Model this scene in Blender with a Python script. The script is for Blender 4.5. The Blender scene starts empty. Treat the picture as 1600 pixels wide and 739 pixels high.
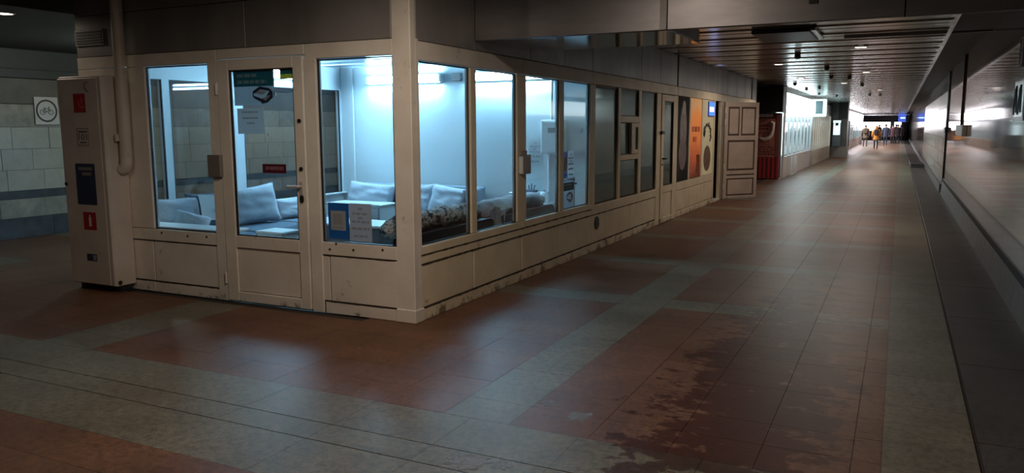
import bpy, math, random
from mathutils import Matrix, Vector, noise
R = math.radians
random.seed(7)
S = bpy.context.scene
COL = S.collection

# ------------------------------------------------------------------ camera, world, exposure
cam_d = bpy.data.cameras.new('camera'); cam = bpy.data.objects.new('camera', cam_d); COL.objects.link(cam)
cam_d.sensor_fit = 'HORIZONTAL'; cam_d.sensor_width = 36.0; cam_d.lens = 36.0 * 1230.3 / 1600
cam_d.clip_start = 0.05; cam_d.clip_end = 400
cam.location = (0, 0, 1.6)
cam.matrix_world = Matrix.Translation((0, 0, 1.6)) @ Matrix.Rotation(R(26.05), 4, 'Z') @ Matrix.Rotation(R(90 - 7.90), 4, 'X') @ Matrix.Rotation(R(-0.21), 4, 'Z')
S.camera = cam
wd = bpy.data.worlds.new('world'); S.world = wd; wd.use_nodes = True
wd.node_tree.nodes['Background'].inputs[0].default_value = (0.55, 0.5, 0.5, 1)
wd.node_tree.nodes['Background'].inputs[1].default_value = 0.025
S.view_settings.view_transform = 'Standard'; S.view_settings.look = 'None'
S.view_settings.exposure = 0.0; S.view_settings.gamma = 1.0
S.view_settings.use_curve_mapping = False
S.cycles.use_denoising = True
S.cycles.max_bounces = 9; S.cycles.transparent_max_bounces = 24; S.cycles.glossy_bounces = 5
S.cycles.diffuse_bounces = 4
S.cycles.caustics_reflective = False; S.cycles.caustics_refractive = False
S.cycles.sample_clamp_indirect = 4.0

# lamp strengths (W for the lamps' own lights, emission strength for luminous faces)
TUBE_GLOW = 290.0
HALL_LAMP_W = 185.0
CORRIDOR_LAMP_W = 105.0
SHOP_GLOW = 9.0

# ------------------------------------------------------------------ materials
MATS = {}
def mat(name, col=(0.5, 0.5, 0.5), rough=0.5, metal=0.0, spec=0.5, emit=None, es=0.0, alpha=None):
    if name in MATS: return MATS[name]
    m = bpy.data.materials.new(name); m.use_nodes = True
    b = m.node_tree.nodes['Principled BSDF']
    b.inputs['Base Color'].default_value = (*col, 1); b.inputs['Roughness'].default_value = rough
    b.inputs['Metallic'].default_value = metal; b.inputs['Specular IOR Level'].default_value = spec
    if emit: b.inputs['Emission Color'].default_value = (*emit, 1); b.inputs['Emission Strength'].default_value = es
    MATS[name] = m; return m
def nd(m, t, **kw):
    n = m.node_tree.nodes.new(t)
    for k, v in kw.items(): setattr(n, k, v)
    return n
def ln(m, a, b): m.node_tree.links.new(a, b)
def bsdf(m): return m.node_tree.nodes['Principled BSDF']
def wpos(m, scale=(1, 1, 1)):
    g = nd(m, 'ShaderNodeNewGeometry'); mp = nd(m, 'ShaderNodeMapping'); mp.inputs['Scale'].default_value = scale
    ln(m, g.outputs['Position'], mp.inputs['Vector']); return mp.outputs['Vector']
def noise_tex(m, vec, scale, detail=5, rough=0.6):
    n = nd(m, 'ShaderNodeTexNoise'); n.inputs['Scale'].default_value = scale
    n.inputs['Detail'].default_value = detail; n.inputs['Roughness'].default_value = rough
    ln(m, vec, n.inputs['Vector']); return n.outputs['Fac']
def ramp(m, fac, stops):
    r = nd(m, 'ShaderNodeValToRGB'); e = r.color_ramp.elements
    while len(e) < len(stops): e.new(0.5)
    for k, (p, c) in enumerate(stops):
        e[k].position = p; e[k].color = (*c, 1) if len(c) == 3 else c
    ln(m, fac, r.inputs['Fac']); return r.outputs['Color']
def mix(m, fac, a, b, mode='MIX'):
    n = nd(m, 'ShaderNodeMix', data_type='RGBA', blend_type=mode)
    for s, v in ((0, fac), (6, a), (7, b)):
        if hasattr(v, 'is_output'): ln(m, v, n.inputs[s])
        elif isinstance(v, (tuple, list)): n.inputs[s].default_value = (*v, 1)
        else: n.inputs[s].default_value = v
    return n.outputs[2]
def mth(m, op, a, b=None, c=None, clamp=False):
    n = nd(m, 'ShaderNodeMath', operation=op); n.use_clamp = clamp
    for i, v in enumerate((a, b, c)):
        if v is None: continue
        if hasattr(v, 'is_output'): ln(m, v, n.inputs[i])
        else: n.inputs[i].default_value = v
    return n.outputs[0]
def bump(m, h, strength=0.2, dist=0.01):
    b = nd(m, 'ShaderNodeBump'); b.inputs['Strength'].default_value = strength; b.inputs['Distance'].default_value = dist
    ln(m, h, b.inputs['Height']); ln(m, b.outputs['Normal'], bsdf(m).inputs['Normal'])
def noisy(name, c1, c2, scale=3.0, rough=0.5, metal=0.0, spec=0.5, stretch=(1, 1, 1), bmp=0.0, lo=0.35, hi=0.65):
    if name in MATS: return MATS[name]
    m = mat(name, c1, rough, metal, spec)
    f = noise_tex(m, wpos(m, stretch), scale)
    ln(m, ramp(m, f, [(lo, c1), (hi, c2)]), bsdf(m).inputs['Base Color'])
    if bmp: bump(m, f, bmp)
    return m
def splitz(m, vec):
    s = nd(m, 'ShaderNodeSeparateXYZ'); ln(m, vec, s.inputs[0]); return s.outputs

def granite(name, c1, c2, c3, wet=False, cell=(0.415, 0.31)):
    """worn granite: speckle, slight tint from slab to slab, trodden dirt; darker where water was walked in"""
    m = mat(name, c1, 0.5, 0, 0.13)
    p = wpos(m)
    spk = noise_tex(m, p, 150, 3, 0.85); big = noise_tex(m, p, 1.3, 6, 0.65); mid = noise_tex(m, p, 21, 6, 0.8)
    sn = nd(m, 'ShaderNodeVectorMath', operation='SNAP'); ln(m, p, sn.inputs[0]); sn.inputs[1].default_value = (cell[0], cell[1], 10)
    wn = nd(m, 'ShaderNodeTexWhiteNoise'); ln(m, sn.outputs[0], wn.inputs[0])
    c = ramp(m, spk, [(0.34, tuple(x * 0.7 for x in c1)), (0.5, c2), (0.64, c3)])
    c = mix(m, 0.6, c, ramp(m, mid, [(0.36, tuple(x * 0.3 for x in c1)), (0.58, tuple(min(1, x * 1.25) for x in c2))]))
    c = mix(m, 1.0, c, ramp(m, big, [(0.28, (0.66, 0.64, 0.64)), (0.7, (1.12, 1.12, 1.12))]), 'MULTIPLY')
    c = mix(m, 1.0, c, ramp(m, wn.outputs[0], [(0, (0.92, 0.92, 0.92)), (1, (1.05, 1.05, 1.05))]), 'MULTIPLY')
    ro = mth(m, 'MULTIPLY_ADD', mid, 0.46, 0.20)
    if wet:
        s = splitz(m, p)
        st = noise_tex(m, wpos(m, (0.75, 0.9, 1)), 3.4, 10, 0.72); st2 = noise_tex(m, wpos(m, (0.6, 1.0, 1)), 11, 6, 0.7)
        # the trodden damp area: a rough oval about (-0.4, 4.4), with loose blots round it
        dx = mth(m, 'MULTIPLY', mth(m, 'ADD', s[0], 0.68), 1.85); dy = mth(m, 'MULTIPLY', mth(m, 'ADD', s[1], -5.1), 0.30)
        d = mth(m, 'ADD', mth(m, 'MULTIPLY', dx, dx), mth(m, 'MULTIPLY', dy, dy))
        f = mth(m, 'MULTIPLY_ADD', mth(m, 'ADD', mth(m, 'MULTIPLY', st, 0.5), mth(m, 'MULTIPLY', st2, 0.5)), 1.7, -0.35)
        dd = mth(m, 'MINIMUM', mth(m, 'MULTIPLY', d, 0.20), 0.33)
        k = mth(m, 'SUBTRACT', mth(m, 'ADD', f, 0.205), dd)
        k = mth(m, 'SUBTRACT', k, mth(m, 'MULTIPLY', mth(m, 'SUBTRACT', d, 2.2), 0.05, clamp=True))
        w = mth(m, 'MULTIPLY', mth(m, 'SUBTRACT', k, 0.53), 26, clamp=True)
        c = mix(m, mth(m, 'MULTIPLY', w, 0.92), c, mix(m, 1.0, c, (0.36, 0.185, 0.155), 'MULTIPLY'))
        ro = mth(m, 'SUBTRACT', ro, mth(m, 'MULTIPLY', w, 0.02))
    ln(m, c, bsdf(m).inputs['Base Color']); ln(m, ro, bsdf(m).inputs['Roughness'])
    bump(m, mid, 0.5, 0.003)
    return m

M_red = granite('red_granite', (0.13, 0.060, 0.034), (0.178, 0.086, 0.050), (0.255, 0.142, 0.09), wet=True)
M_grey = granite('grey_granite', (0.13, 0.115, 0.082), (0.19, 0.17, 0.124), (0.29, 0.265, 0.205), wet=True)
M_gutter = granite('gutter_granite', (0.055, 0.048, 0.043), (0.08, 0.069, 0.061), (0.115, 0.10, 0.088))
M_joint = mat('joint_dirt', (0.12, 0.11, 0.095), 0.8)
M_sub = mat('sub_floor', (0.045, 0.034, 0.028), 0.8)

def paint(name, col, dirt=(0.10, 0.065, 0.035), amount=1.0, rough=0.42):
    """old oil paint on sheet metal, rust and grime gathering toward the floor"""
    m = mat(name, col, rough)
    p = wpos(m); s = splitz(m, p)
    a = noise_tex(m, p, 5.5, 8, 0.7); b = noise_tex(m, p, 2.6, 6, 0.6)
    low = mth(m, 'SUBTRACT', 1.0, mth(m, 'MULTIPLY', s[2], 5.0), clamp=True)
    k = mth(m, 'ADD', a, mth(m, 'MULTIPLY', low, 0.17 * amount))
    spots = mth(m, 'MULTIPLY', mth(m, 'SUBTRACT', k, 0.645), 11, clamp=True)
    c = mix(m, 1.0, col, ramp(m, b, [(0.3, (0.86, 0.84, 0.80)), (0.65, (1.03, 1.03, 1.03))]), 'MULTIPLY')
    c = mix(m, mth(m, 'MULTIPLY', spots, 0.8), c, dirt)
    ln(m, c, bsdf(m).inputs['Base Color']); bump(m, b, 0.06, 0.01)
    return m
M_cream_lit = paint('cream_paint_warm_lit', (0.86, 0.75, 0.55))  # facade paint with the long face's warmer light tinted into its colour
M_white = paint('white_paint', (0.86, 0.80, 0.71), amount=0.7)  # same facade paint, paler copy for how the short face is lit
M_clad = noisy('grey_cladding', (0.23, 0.215, 0.205), (0.33, 0.31, 0.295), 2.2, 0.42, 0.25, 0.5, (1, 1, 0.3))
M_steel = noisy('fascia_steel', (0.20, 0.19, 0.195), (0.30, 0.285, 0.285), 1.6, 0.36, 0.75, 0.5, (0.6, 1, 2))
M_slab = mat('mirror_steel', (0.42, 0.42, 0.43), 0.11, 1.0)
M_gap = mat('dark_gap', (0.012, 0.011, 0.011), 0.9)
M_rust = mat('rusty_seam', (0.055, 0.038, 0.025), 0.85)
M_slat = mat('ceiling_slat_metal', (0.46, 0.45, 0.44), 0.23, 1.0)
M_dark = mat('dark_void', (0.02, 0.018, 0.018), 0.8)
M_ceil_dark = mat('dark_ceiling', (0.045, 0.042, 0.04), 0.55)
M_black = mat('black_plastic', (0.018, 0.018, 0.020), 0.4)
M_leather = mat('black_leatherette', (0.007, 0.007, 0.009), 0.6, 0, 0.25)
M_chrome = mat('chrome', (0.65, 0.65, 0.65), 0.18, 1.0)
M_greymetal = mat('grey_metal_box', (0.28, 0.25, 0.235), 0.42, 0.4)
M_room = mat('room_white', (0.76, 0.80, 0.82), 0.5)
M_pvc = mat('pvc_white', (0.78, 0.80, 0.82), 0.3)
M_rceil = noisy('room_ceiling', (0.11, 0.15, 0.19), (0.26, 0.33, 0.38), 1.4, 0.25, 0.3, 0.5, (0.5, 6, 1))
M_gasket = mat('rubber_gasket', (0.012, 0.014, 0.018), 0.5)
M_alu = mat('bright_spacer', (0.75, 0.8, 0.84), 0.25, 0.7)
M_tube = mat('lit_tube', (1, 1, 1), 0.4, emit=(0.36, 0.73, 1.0), es=TUBE_GLOW)
M_warmlens = mat('lit_warm_lens', (1, 1, 1), 0.4, emit=(1.0, 0.84, 0.68), es=9.0)
M_deadlens = mat('unlit_lens', (0.20, 0.20, 0.20), 0.2)
M_sofa = noisy('blue_grey_fabric', (0.22, 0.25, 0.30), (0.29, 0.32, 0.375), 70, 0.9, 0, 0.2)
M_sofad = noisy('slate_fabric', (0.10, 0.13, 0.17), (0.145, 0.18, 0.225), 70, 0.9, 0, 0.2)
M_cush = noisy('pale_blue_grey_fabric', (0.40, 0.42, 0.47), (0.52, 0.54, 0.58), 60, 0.9, 0, 0.2)
M_duvet = noisy('grey_duvet', (0.30, 0.29, 0.32), (0.42, 0.405, 0.435), 9, 0.85, 0, 0.2, bmp=0.2)
M_paper = mat('paper', (0.78, 0.79, 0.80), 0.7)
M_papergrey = mat('paper_grey', (0.56, 0.56, 0.58), 0.7)
M_ink = mat('print_ink', (0.10, 0.10, 0.12), 0.7)
M_inkgrey = mat('grey_print', (0.36, 0.37, 0.39), 0.7)
M_blueprint = mat('blue_print', (0.03, 0.17, 0.38), 0.55)
M_teal = mat('teal_print', (0.04, 0.27, 0.36), 0.55)
M_yellow = mat('yellow_print', (0.62, 0.60, 0.10), 0.55)
M_maroon = mat('maroon_sign', (0.16, 0.008, 0.022), 0.45)
M_pink = mat('pink_letters', (0.75, 0.42, 0.47), 0.5)
M_redlab = mat('red_label', (0.38, 0.018, 0.02), 0.5)
M_labwhite = mat('label_white', (0.62, 0.60, 0.57), 0.5)
M_navy = mat('navy_label', (0.03, 0.04, 0.08), 0.5)
M_cab = paint('cabinet_paint', (0.64, 0.57, 0.51), amount=0.3)
def paperlike(m, f=0.38):
    b = bsdf(m); nt = m.node_tree; c = b.inputs['Base Color'].default_value[:]
    t = nd(m, 'ShaderNodeBsdfTranslucent'); t.inputs[0].default_value = tuple(min(1, x ** 0.7) for x in c[:3]) + (1,)
    mx = nd(m, 'ShaderNodeMixShader'); mx.inputs[0].default_value = f; ln(m, b.outputs[0], mx.inputs[1]); ln(m, t.outputs[0], mx.inputs[2]); ln(m, mx.outputs[0], nt.nodes['Material Output'].inputs[0]); return m
for q in (M_paper, M_papergrey, M_teal, M_yellow, M_blueprint): paperlike(q)
paperlike(mat('pale_blue_paper', (0.52, 0.62, 0.68), 0.6)); paperlike(mat('pale_paper', (0.62, 0.68, 0.70), 0.7)); paperlike(mat('pale_letters', (0.35, 0.62, 0.72), 0.5))
M_camo = mat('camouflage', (0.2, 0.2, 0.2), 0.9, 0, 0.2)
f_ = noise_tex(M_camo, wpos(M_camo, (1, 1, 1.4)), 15, 4, 0.55)
ln(M_camo, ramp(M_camo, f_, [(0.34, (0.03, 0.03, 0.03)), (0.42, (0.22, 0.20, 0.18)), (0.48, (0.50, 0.46, 0.42)), (0.57, (0.14, 0.135, 0.13)), (0.64, (0.46, 0.43, 0.41))]), bsdf(M_camo).inputs['Base Color'])
M_camo.node_tree.nodes['Color Ramp'].color_ramp.interpolation = 'CONSTANT'

def glass(name, tint, ior=1.5):
    m = bpy.data.materials.new(name); m.use_nodes = True; nt = m.node_tree; nt.nodes.clear()
    o = nt.nodes.new('ShaderNodeOutputMaterial'); mx = nt.nodes.new('ShaderNodeMixShader')
    t = nt.nodes.new('ShaderNodeBsdfTransparent'); g = nt.nodes.new('ShaderNodeBsdfGlossy'); fr = nt.nodes.new('ShaderNodeFresnel')
    t.inputs[0].default_value = (*tint, 1); g.inputs['Roughness'].default_value = 0.015; 
    gm = nt.nodes.new('ShaderNodeNewGeometry'); pw = nt.nodes.new('ShaderNodeMath'); pw.operation = 'POWER'; pw.inputs[0].default_value = ior
    sg = nt.nodes.new('ShaderNodeMath'); sg.operation = 'MULTIPLY_ADD'; sg.inputs[1].default_value = -2.0; sg.inputs[2].default_value = 1.0
    # the sheet is thin and does not bend the ray: both of its faces reflect like an air to glass face
    nt.links.new(gm.outputs['Backfacing'], sg.inputs[0]); nt.links.new(sg.outputs[0], pw.inputs[1]); nt.links.new(pw.outputs[0], fr.inputs[0])
    nt.links.new(fr.outputs[0], mx.inputs[0]); nt.links.new(t.outputs[0], mx.inputs[1]); nt.links.new(g.outputs[0], mx.inputs[2])
    nt.links.new(mx.outputs[0], o.inputs[0]); return m
M_glass = glass('window_glass', (0.95, 0.975, 0.985))
M_tinted = glass('tinted_glass', (0.80, 0.83, 0.82), 1.5)

def stone(name, c1, c2, rough=0.35, cell=(10, 0.4, 0.325)):
    m = mat(name, c1, rough)
    p = wpos(m); big = noise_tex(m, p, 5, 7, 0.65)
    oi = nd(m, 'ShaderNodeObjectInfo')
    c = ramp(m, big, [(0.3, c1), (0.7, c2)])
    c = mix(m, 1.0, c, ramp(m, oi.outputs['Random'], [(0, (0.86, 0.87, 0.87)), (1, (1.06, 1.05, 1.04))]), 'MULTIPLY')
    ln(m, c, bsdf(m).inputs['Base Color']); return m
M_beige = stone('beige_stone', (0.42, 0.41, 0.35), (0.52, 0.505, 0.435))
M_beige2 = stone('rough_beige_stone', (0.22, 0.21, 0.185), (0.40, 0.375, 0.32), 0.6)
M_plinth = stone('dark_granite', (0.05, 0.058, 0.068), (0.10, 0.115, 0.13), 0.3)
M_wallp = stone('polished_wall_granite', (0.25, 0.22, 0.205), (0.33, 0.295, 0.275), 0.07)
bsdf(M_wallp).inputs['IOR'].default_value = 1.9
bsdf(M_wallp).inputs['Roughness'].default_value = 0.05
M_block = stone('wall_block_stone', (0.27, 0.255, 0.225), (0.38, 0.36, 0.32), 0.18)
M_skirt = stone('skirting_granite', (0.05, 0.046, 0.046), (0.115, 0.10, 0.092), 0.42)

# ------------------------------------------------------------------ mesh helpers
class MB:
    def __init__(s): s.v = []; s.f = []; s.m = []; s.sm = []
    def face(s, pts, m=0, sm=False):
        n = len(s.v); s.v += [tuple(p) for p in pts]; s.f.append(tuple(range(n, n + len(pts)))); s.m.append(m); s.sm.append(sm)
    def raw(s, vs, fs, m=0, sm=False, T=None):
        n = len(s.v)
        s.v += [tuple(T @ Vector(p)) if T else tuple(p) for p in vs]
        for f in fs: s.f.append(tuple(n + i for i in f)); s.m.append(m); s.sm.append(sm)
        return s
    def box(s, x0, x1, y0, y1, z0, z1, m=0, T=None, b=0.0):
        if x0 > x1: x0, x1 = x1, x0
        if y0 > y1: y0, y1 = y1, y0
        if z0 > z1: z0, z1 = z1, z0
        if b > 0:
            b = min(b, 0.45 * min(x1 - x0, y1 - y0, z1 - z0))
            vs, fs = [], []; ix = {}
            for cx in (0, 1):
                for cy in (0, 1):
                    for cz in (0, 1):
                        for a in range(3):
                            q = [(x0, x1)[cx], (y0, y1)[cy], (z0, z1)[cz]]; sg = [(1, -1)[cx], (1, -1)[cy], (1, -1)[cz]]
                            for k in range(3):
                                if k != a: q[k] += sg[k] * b
                            ix[(cx, cy, cz, a)] = len(vs); vs.append(q)
            ctr = Vector(((x0 + x1) / 2, (y0 + y1) / 2, (z0 + z1) / 2))
            def add(l):
                p = [Vector(vs[i]) for i in l]; n = (p[1] - p[0]).cross(p[2] - p[0])
                fs.append(l if n.dot(p[0] - ctr) > 0 else l[::-1])
            for a in range(3):
                o1, o2 = [k for k in range(3) if k != a]
                for e in (0, 1):
                    def key(u, w):
                        c = [0, 0, 0]; c[a] = e; c[o1] = u; c[o2] = w; return ix[(*c, a)]
                    add([key(0, 0), key(1, 0), key(1, 1), key(0, 1)])
                for u in (0, 1):
                    for w in (0, 1):
                        def k2(e, ax):
                            c = [0, 0, 0]; c[a] = e; c[o1] = u; c[o2] = w; return ix[(*c, ax)]
                        add([k2(0, o1), k2(1, o1), k2(1, o2), k2(0, o2)])
            for cx in (0, 1):
                for cy in (0, 1):
                    for cz in (0, 1): add([ix[(cx, cy, cz, a)] for a in range(3)])
            s.raw(vs, fs, m, False, T); return s
        vs = [(x0, y0, z0), (x1, y0, z0), (x1, y1, z0), (x0, y1, z0), (x0, y0, z1), (x1, y0, z1), (x1, y1, z1), (x0, y1, z1)]
        s.raw(vs, [(0, 3, 2, 1), (4, 5, 6, 7), (0, 1, 5, 4), (1, 2, 6, 5), (2, 3, 7, 6), (3, 0, 4, 7)], m, False, T); return s
    def prism(s, pts, a, b, axis='y', m=0, T=None, sm=False):
        """2-D outline extruded along an axis; pts are the two other coordinates in order"""
        n = len(pts)
        def P(p, t): return {'x': (t, p[0], p[1]), 'y': (p[0], t, p[1]), 'z': (p[0], p[1], t)}[axis]
        vs = [P(p, a) for p in pts] + [P(p, b) for p in pts]
        area = sum(pts[i][0] * pts[(i + 1) % n][1] - pts[(i + 1) % n][0] * pts[i][1] for i in range(n))
        fl = (area > 0) == (b > a)
        if axis == 'y': fl = not fl
        c0, c1 = tuple(range(n)), tuple(range(n, 2 * n))
        fs = [c0[::-1], c1] if fl else [c0, c1[::-1]]
        for i in range(n):
            j = (i + 1) % n; q = (i, j, n + j, n + i); fs.append(q if fl else q[::-1])
        s.raw(vs, fs[:2], m, False, T); s.raw(vs, fs[2:], m, sm, T); return s
    def tube(s, path, r, n=10, m=0, caps=True, T=None):
        P = [Vector(p) for p in path]; rs = r if isinstance(r, (list, tuple)) else [r] * len(P)
        vs, fs = [], []; up = Vector((0, 0, 1)); prev = None
        for i, p in enumerate(P):
            t = (P[min(i + 1, len(P) - 1)] - P[max(i - 1, 0)]).normalized()
            if prev is None:
                a = t.cross(up if abs(t.z) < 0.9 else Vector((1, 0, 0))).normalized()
            else: a = (prev - t * prev.dot(t)).normalized()
            prev = a; b = t.cross(a)
            for k in range(n):
                th = 2 * math.pi * k / n; vs.append(p + (a * math.cos(th) + b * math.sin(th)) * rs[i])
        for i in range(len(P) - 1):
            for k in range(n): fs.append((i * n + k, i * n + (k + 1) % n, (i + 1) * n + (k + 1) % n, (i + 1) * n + k))
        s.raw(vs, fs, m, True, T)
        if caps: s.raw(vs, [tuple(range(n))[::-1], tuple(range((len(P) - 1) * n, len(P) * n))], m, False, T)
        return s
    def disc(s, c, r, ax, thick, n=24, m=0, ry=None):
        ry = ry or r
        pts = [(math.cos(2 * math.pi * k / n) * r, math.sin(2 * math.pi * k / n) * ry) for k in range(n)]
        i = 'xyz'.index(ax); o = [c[k] for k in range(3) if k != i]
        s.prism([(o[0] + p[0], o[1] + p[1]) for p in pts], c[i] - thick / 2, c[i] + thick / 2, ax, m, sm=True); return s
    def grid(s, fn, nu, nv, m=0, T=None, closeu=False):
        vs = [fn(i / (nu if closeu else nu - 1), j / (nv - 1)) for i in range(nu) for j in range(nv)]; fs = []
        for i in range(nu if closeu else nu - 1):
            for j in range(nv - 1):
                a = i * nv + j; b = ((i + 1) % nu) * nv + j; fs.append((a, b, b + 1, a + 1))
        s.raw(vs, fs, m, True, T); return s
    def build(s, name, mats, parent=None, mesh_only=False):
        me = bpy.data.meshes.new(name); me.from_pydata(s.v, [], s.f)
        for q in (mats if isinstance(mats, (list, tuple)) else [mats]): me.materials.append(q)
        me.polygons.foreach_set('material_index', s.m); me.polygons.foreach_set('use_smooth', s.sm); me.update()
        return me if mesh_only else link(name, me, parent)
WL = {}
def link(name, data, parent=None, loc=None):
    o = bpy.data.objects.new(name, data); COL.objects.link(o)
    if parent is not None: put(o, parent)
    if loc is not None: o.location = loc
    return o
def put(o, parent):
    o.parent = parent; o.matrix_parent_inverse = WL.get(parent.name, Matrix.Identity(4)).inverted()
def thing(name, label, cat, loc=(0, 0, 0), group=None, rotz=0.0):
    o = bpy.data.objects.new(name, None); COL.objects.link(o); o.empty_display_size = 0.2
    o.location = loc; o.rotation_euler = (0, 0, rotz); WL[o.name] = Matrix.Translation(loc) @ Matrix.Rotation(rotz, 4, 'Z')
    return tag(o, label, cat, group)
def tag(o, label=None, cat=None, group=None, kind=None):
    if label: o['label'] = label
    if cat: o['category'] = cat
    if group: o['group'] = group
    if kind: o['kind'] = kind
    return o
def struct(o): o['kind'] = 'structure'; return o
def bx(name, m, parent, *a, b=0.0, T=None): return MB().box(*a, b=b, T=T).build(name, m, parent)
def text(name, body, size, loc, rot, m, parent, ext=0.0006, spacing=1.0, width=None):
    cu = bpy.data.curves.new(name, 'FONT'); cu.body = body; cu.size = size; cu.align_x = 'CENTER'; cu.align_y = 'CENTER'
    cu.extrude = ext; cu.space_character = spacing; cu.materials.append(m)
    o = bpy.data.objects.new(name, cu); COL.objects.link(o)
    o.location = loc; o.rotation_euler = rot
    bpy.context.view_layer.update()
    if width and o.dimensions.x > 0: o.scale = (width / o.dimensions.x, 1, 1)
    me = bpy.data.meshes.new_from_object(o.evaluated_get(bpy.context.evaluated_depsgraph_get())); me.name = name
    o2 = bpy.data.objects.new(name, me); COL.objects.link(o2); o2.location = o.location; o2.rotation_euler = o.rotation_euler; o2.scale = o.scale
    bpy.data.objects.remove(o); bpy.data.curves.remove(cu); o = o2; o.name = name
    if parent is not None: put(o, parent)
    return o
FACE_S = (R(90), 0, 0)            # reads from -Y
FACE_E = (R(90), 0, R(90))        # reads from +X

# ------------------------------------------------------------------ plan of the hall
KX, KY = -3.49, 5.33              # kiosk corner: long face plane x = KX, short face plane y = KY
KW, KB = -7.45, 9.45              # kiosk far side and back partition
HALL_W = -11.6                    # far stone wall
CZ = 2.80                         # corridor ceiling
HZ = 3.20                         # crossing hall ceiling
BEAM = 6.39

# ------------------------------------------------------------------ floor
floor = struct(bx('floor', M_sub, None, HALL_W - 0.4, 1.45, -6, 104, -0.35, -0.012))
xs_band = [-5.80, -5.24, -2.23, -1.82, 0.01, 0.43]
def is_grey(x, y):
    if 2.62 <= y <= 3.67: return True
    if -5.80 <= x <= -5.24 or -2.23 <= x <= -1.82 or 0.01 <= x <= 0.43: return True
    if y > 6.7 and ((y - 6.76) % 2.2) < 0.38: return True
    return False
tile_rects = []
def edges(a, b, step):
    n = max(1, round((b - a) / step)); return [a + (b - a) * k / n for k in range(n + 1)]
xcols = []
for a, b in ((-9.5, -5.80), (-5.80, -5.24), (-5.24, -2.23), (-2.23, -1.82), (-1.82, -1.365), (-1.365, -0.95), (-0.95, -0.535), (-0.535, -0.12), (-0.12, 0.01), (0.01, 0.43)):
    e = edges(a, b, 0.43); xcols += list(zip(e[:-1], e[1:]))
xlong = [(-9.5 + 0.64 * k - 0.23, -8.86 + 0.64 * k - 0.23) for k in range(16)]
yrows = []
for a, b in [(0.4, 2.62), (2.62, 3.05), (3.05, 3.26), (3.26, 3.67), (3.67, 6.76)] + [q for k in range(8) for q in ((6.76 + 2.2 * k, 7.14 + 2.2 * k), (7.14 + 2.2 * k, 8.96 + 2.2 * k))]:
    e = edges(a, b, 0.31 if b - a > 0.5 else 0.5); yrows += [(u, w, 1) for u, w in zip(e[:-1], e[1:])]
for (y0, y1, _) in yrows:
    for (x0, x1) in (xcols if not 2.6 < (y0 + y1) / 2 < 3.67 else [(a, min(b, 0.43)) for a, b in xlong if a < 0.42]):
        if y0 > 5.2 and x1 < KX - 0.05 and x0 > KW: continue
        if y0 > 12 and x1 < KX: continue
        tile_rects.append((x0, x1, y0, y1))
# the three joints of the grey cross band have different spacing: long slabs there
fv = Vector((-math.sin(R(26.05)), math.cos(R(26.05))))
def seen(t):
    c = Vector(((t[0] + t[1]) / 2, (t[2] + t[3]) / 2)); d = c.dot(fv); sd = abs(c.x * fv.y - c.y * fv.x)
    return d > 1.8 and sd < d * 0.68 + 0.3
tile_rects = [t for t in tile_rects if seen(t)]
def tkey(t):
    d2 = ((t[0] + t[1]) / 2) ** 2 + ((t[2] + t[3]) / 2) ** 2 + 2.56
    return -(t[1] - t[0]) * (t[3] - t[2]) / d2 ** 1.5
tile_rects.sort(key=tkey)
tile_cache = {}
G = 0.0009
def tile_mesh(w, h, mt):
    k = (round(w, 3), round(h, 3), mt.name)
    if k not in tile_cache:
        tile_cache[k] = MB().box(-w / 2 + G, w / 2 - G, -h / 2 + G, h / 2 - G, -0.02, 0).build('floor_tile', mt, mesh_only=True)
    return tile_cache[k]
rest = {0: MB(), 1: MB()}
for i, (x0, x1, y0, y1) in enumerate(tile_rects):
    g = is_grey((x0 + x1) / 2, (y0 + y1) / 2); mt = M_grey if g else M_red
    dz = random.uniform(-0.0003, 0.0003)
    if abs(y1 - 3.26) < 1e-3 or abs(y1 - 3.05) < 1e-3: y1 -= 0.005   # the two open joints of the grey cross band
    if -1.4 < x1 < -0.1: x1 -= 0.001
    if i < 290:
        link('floor_tile', tile_mesh(x1 - x0, y1 - y0, mt), floor, ((x0 + x1) / 2, (y0 + y1) / 2, dz))
    else: rest[int(g)].box(x0 + G, x1 - G, y0 + G, y1 - G, -0.02, dz)
for g, mt in ((0, M_red), (1, M_grey)): tag(rest[g].build('floor_tile', mt, floor), kind='stuff')
# paving beyond, too far to tell tiles apart: bands stay real slabs
far = {0: MB(), 1: MB()}
YF = 8.96 + 2.2 * 7
y = YF
while y < 103:
    for (a, b, g) in ((y, y + 0.38, 1), (y + 0.38, y + 2.2, 0)):
        for (x0, x1) in ((KX - 0.1, -2.23), (-2.23, -1.82), (-1.82, 0.01), (0.01, 0.43)):
            gg = g or (x0, x1) in ((-2.23, -1.82), (0.01, 0.43))
            far[int(gg)].box(x0 + 0.002, x1 - 0.002, a + 0.002, b - 0.002, -0.02, 0)
    y += 2.2
for y0 in range(-6, 34, 2):   # the side hall by the far stone wall and the strip near the viewer
    far[0].box(HALL_W, -9.5, y0, y0 + 1.6, -0.02, 0); far[1].box(HALL_W, -9.5, y0 + 1.6, y0 + 2, -0.02, 0)
    if y0 > 10: far[0].box(-9.5, KW, y0 + 0.96, y0 + 2.96, -0.02, 0)
far[0].box(-9.5, 0.43, -6, 0.398, -0.02, 0)
far[0].box(KW + 0.05, KX - 0.05, KY + 0.4, 22, -0.02, -0.001)
for g, mt in ((0, M_red), (1, M_grey)): tag(far[g].build('paving_slab', mt, floor), kind='stuff')
# recessed gutter strip along the polished wall
y = -1.5
while y < 60:
    MB().box(0.452, 0.99, y + 0.004, y + 1.496, -0.03, -0.006, b=0.002).build('gutter_slab', M_gutter, floor); y += 1.5
bx('gutter_slab', M_gutter, floor, 0.452, 0.99, 60, 104, -0.03, -0.006)

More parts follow.
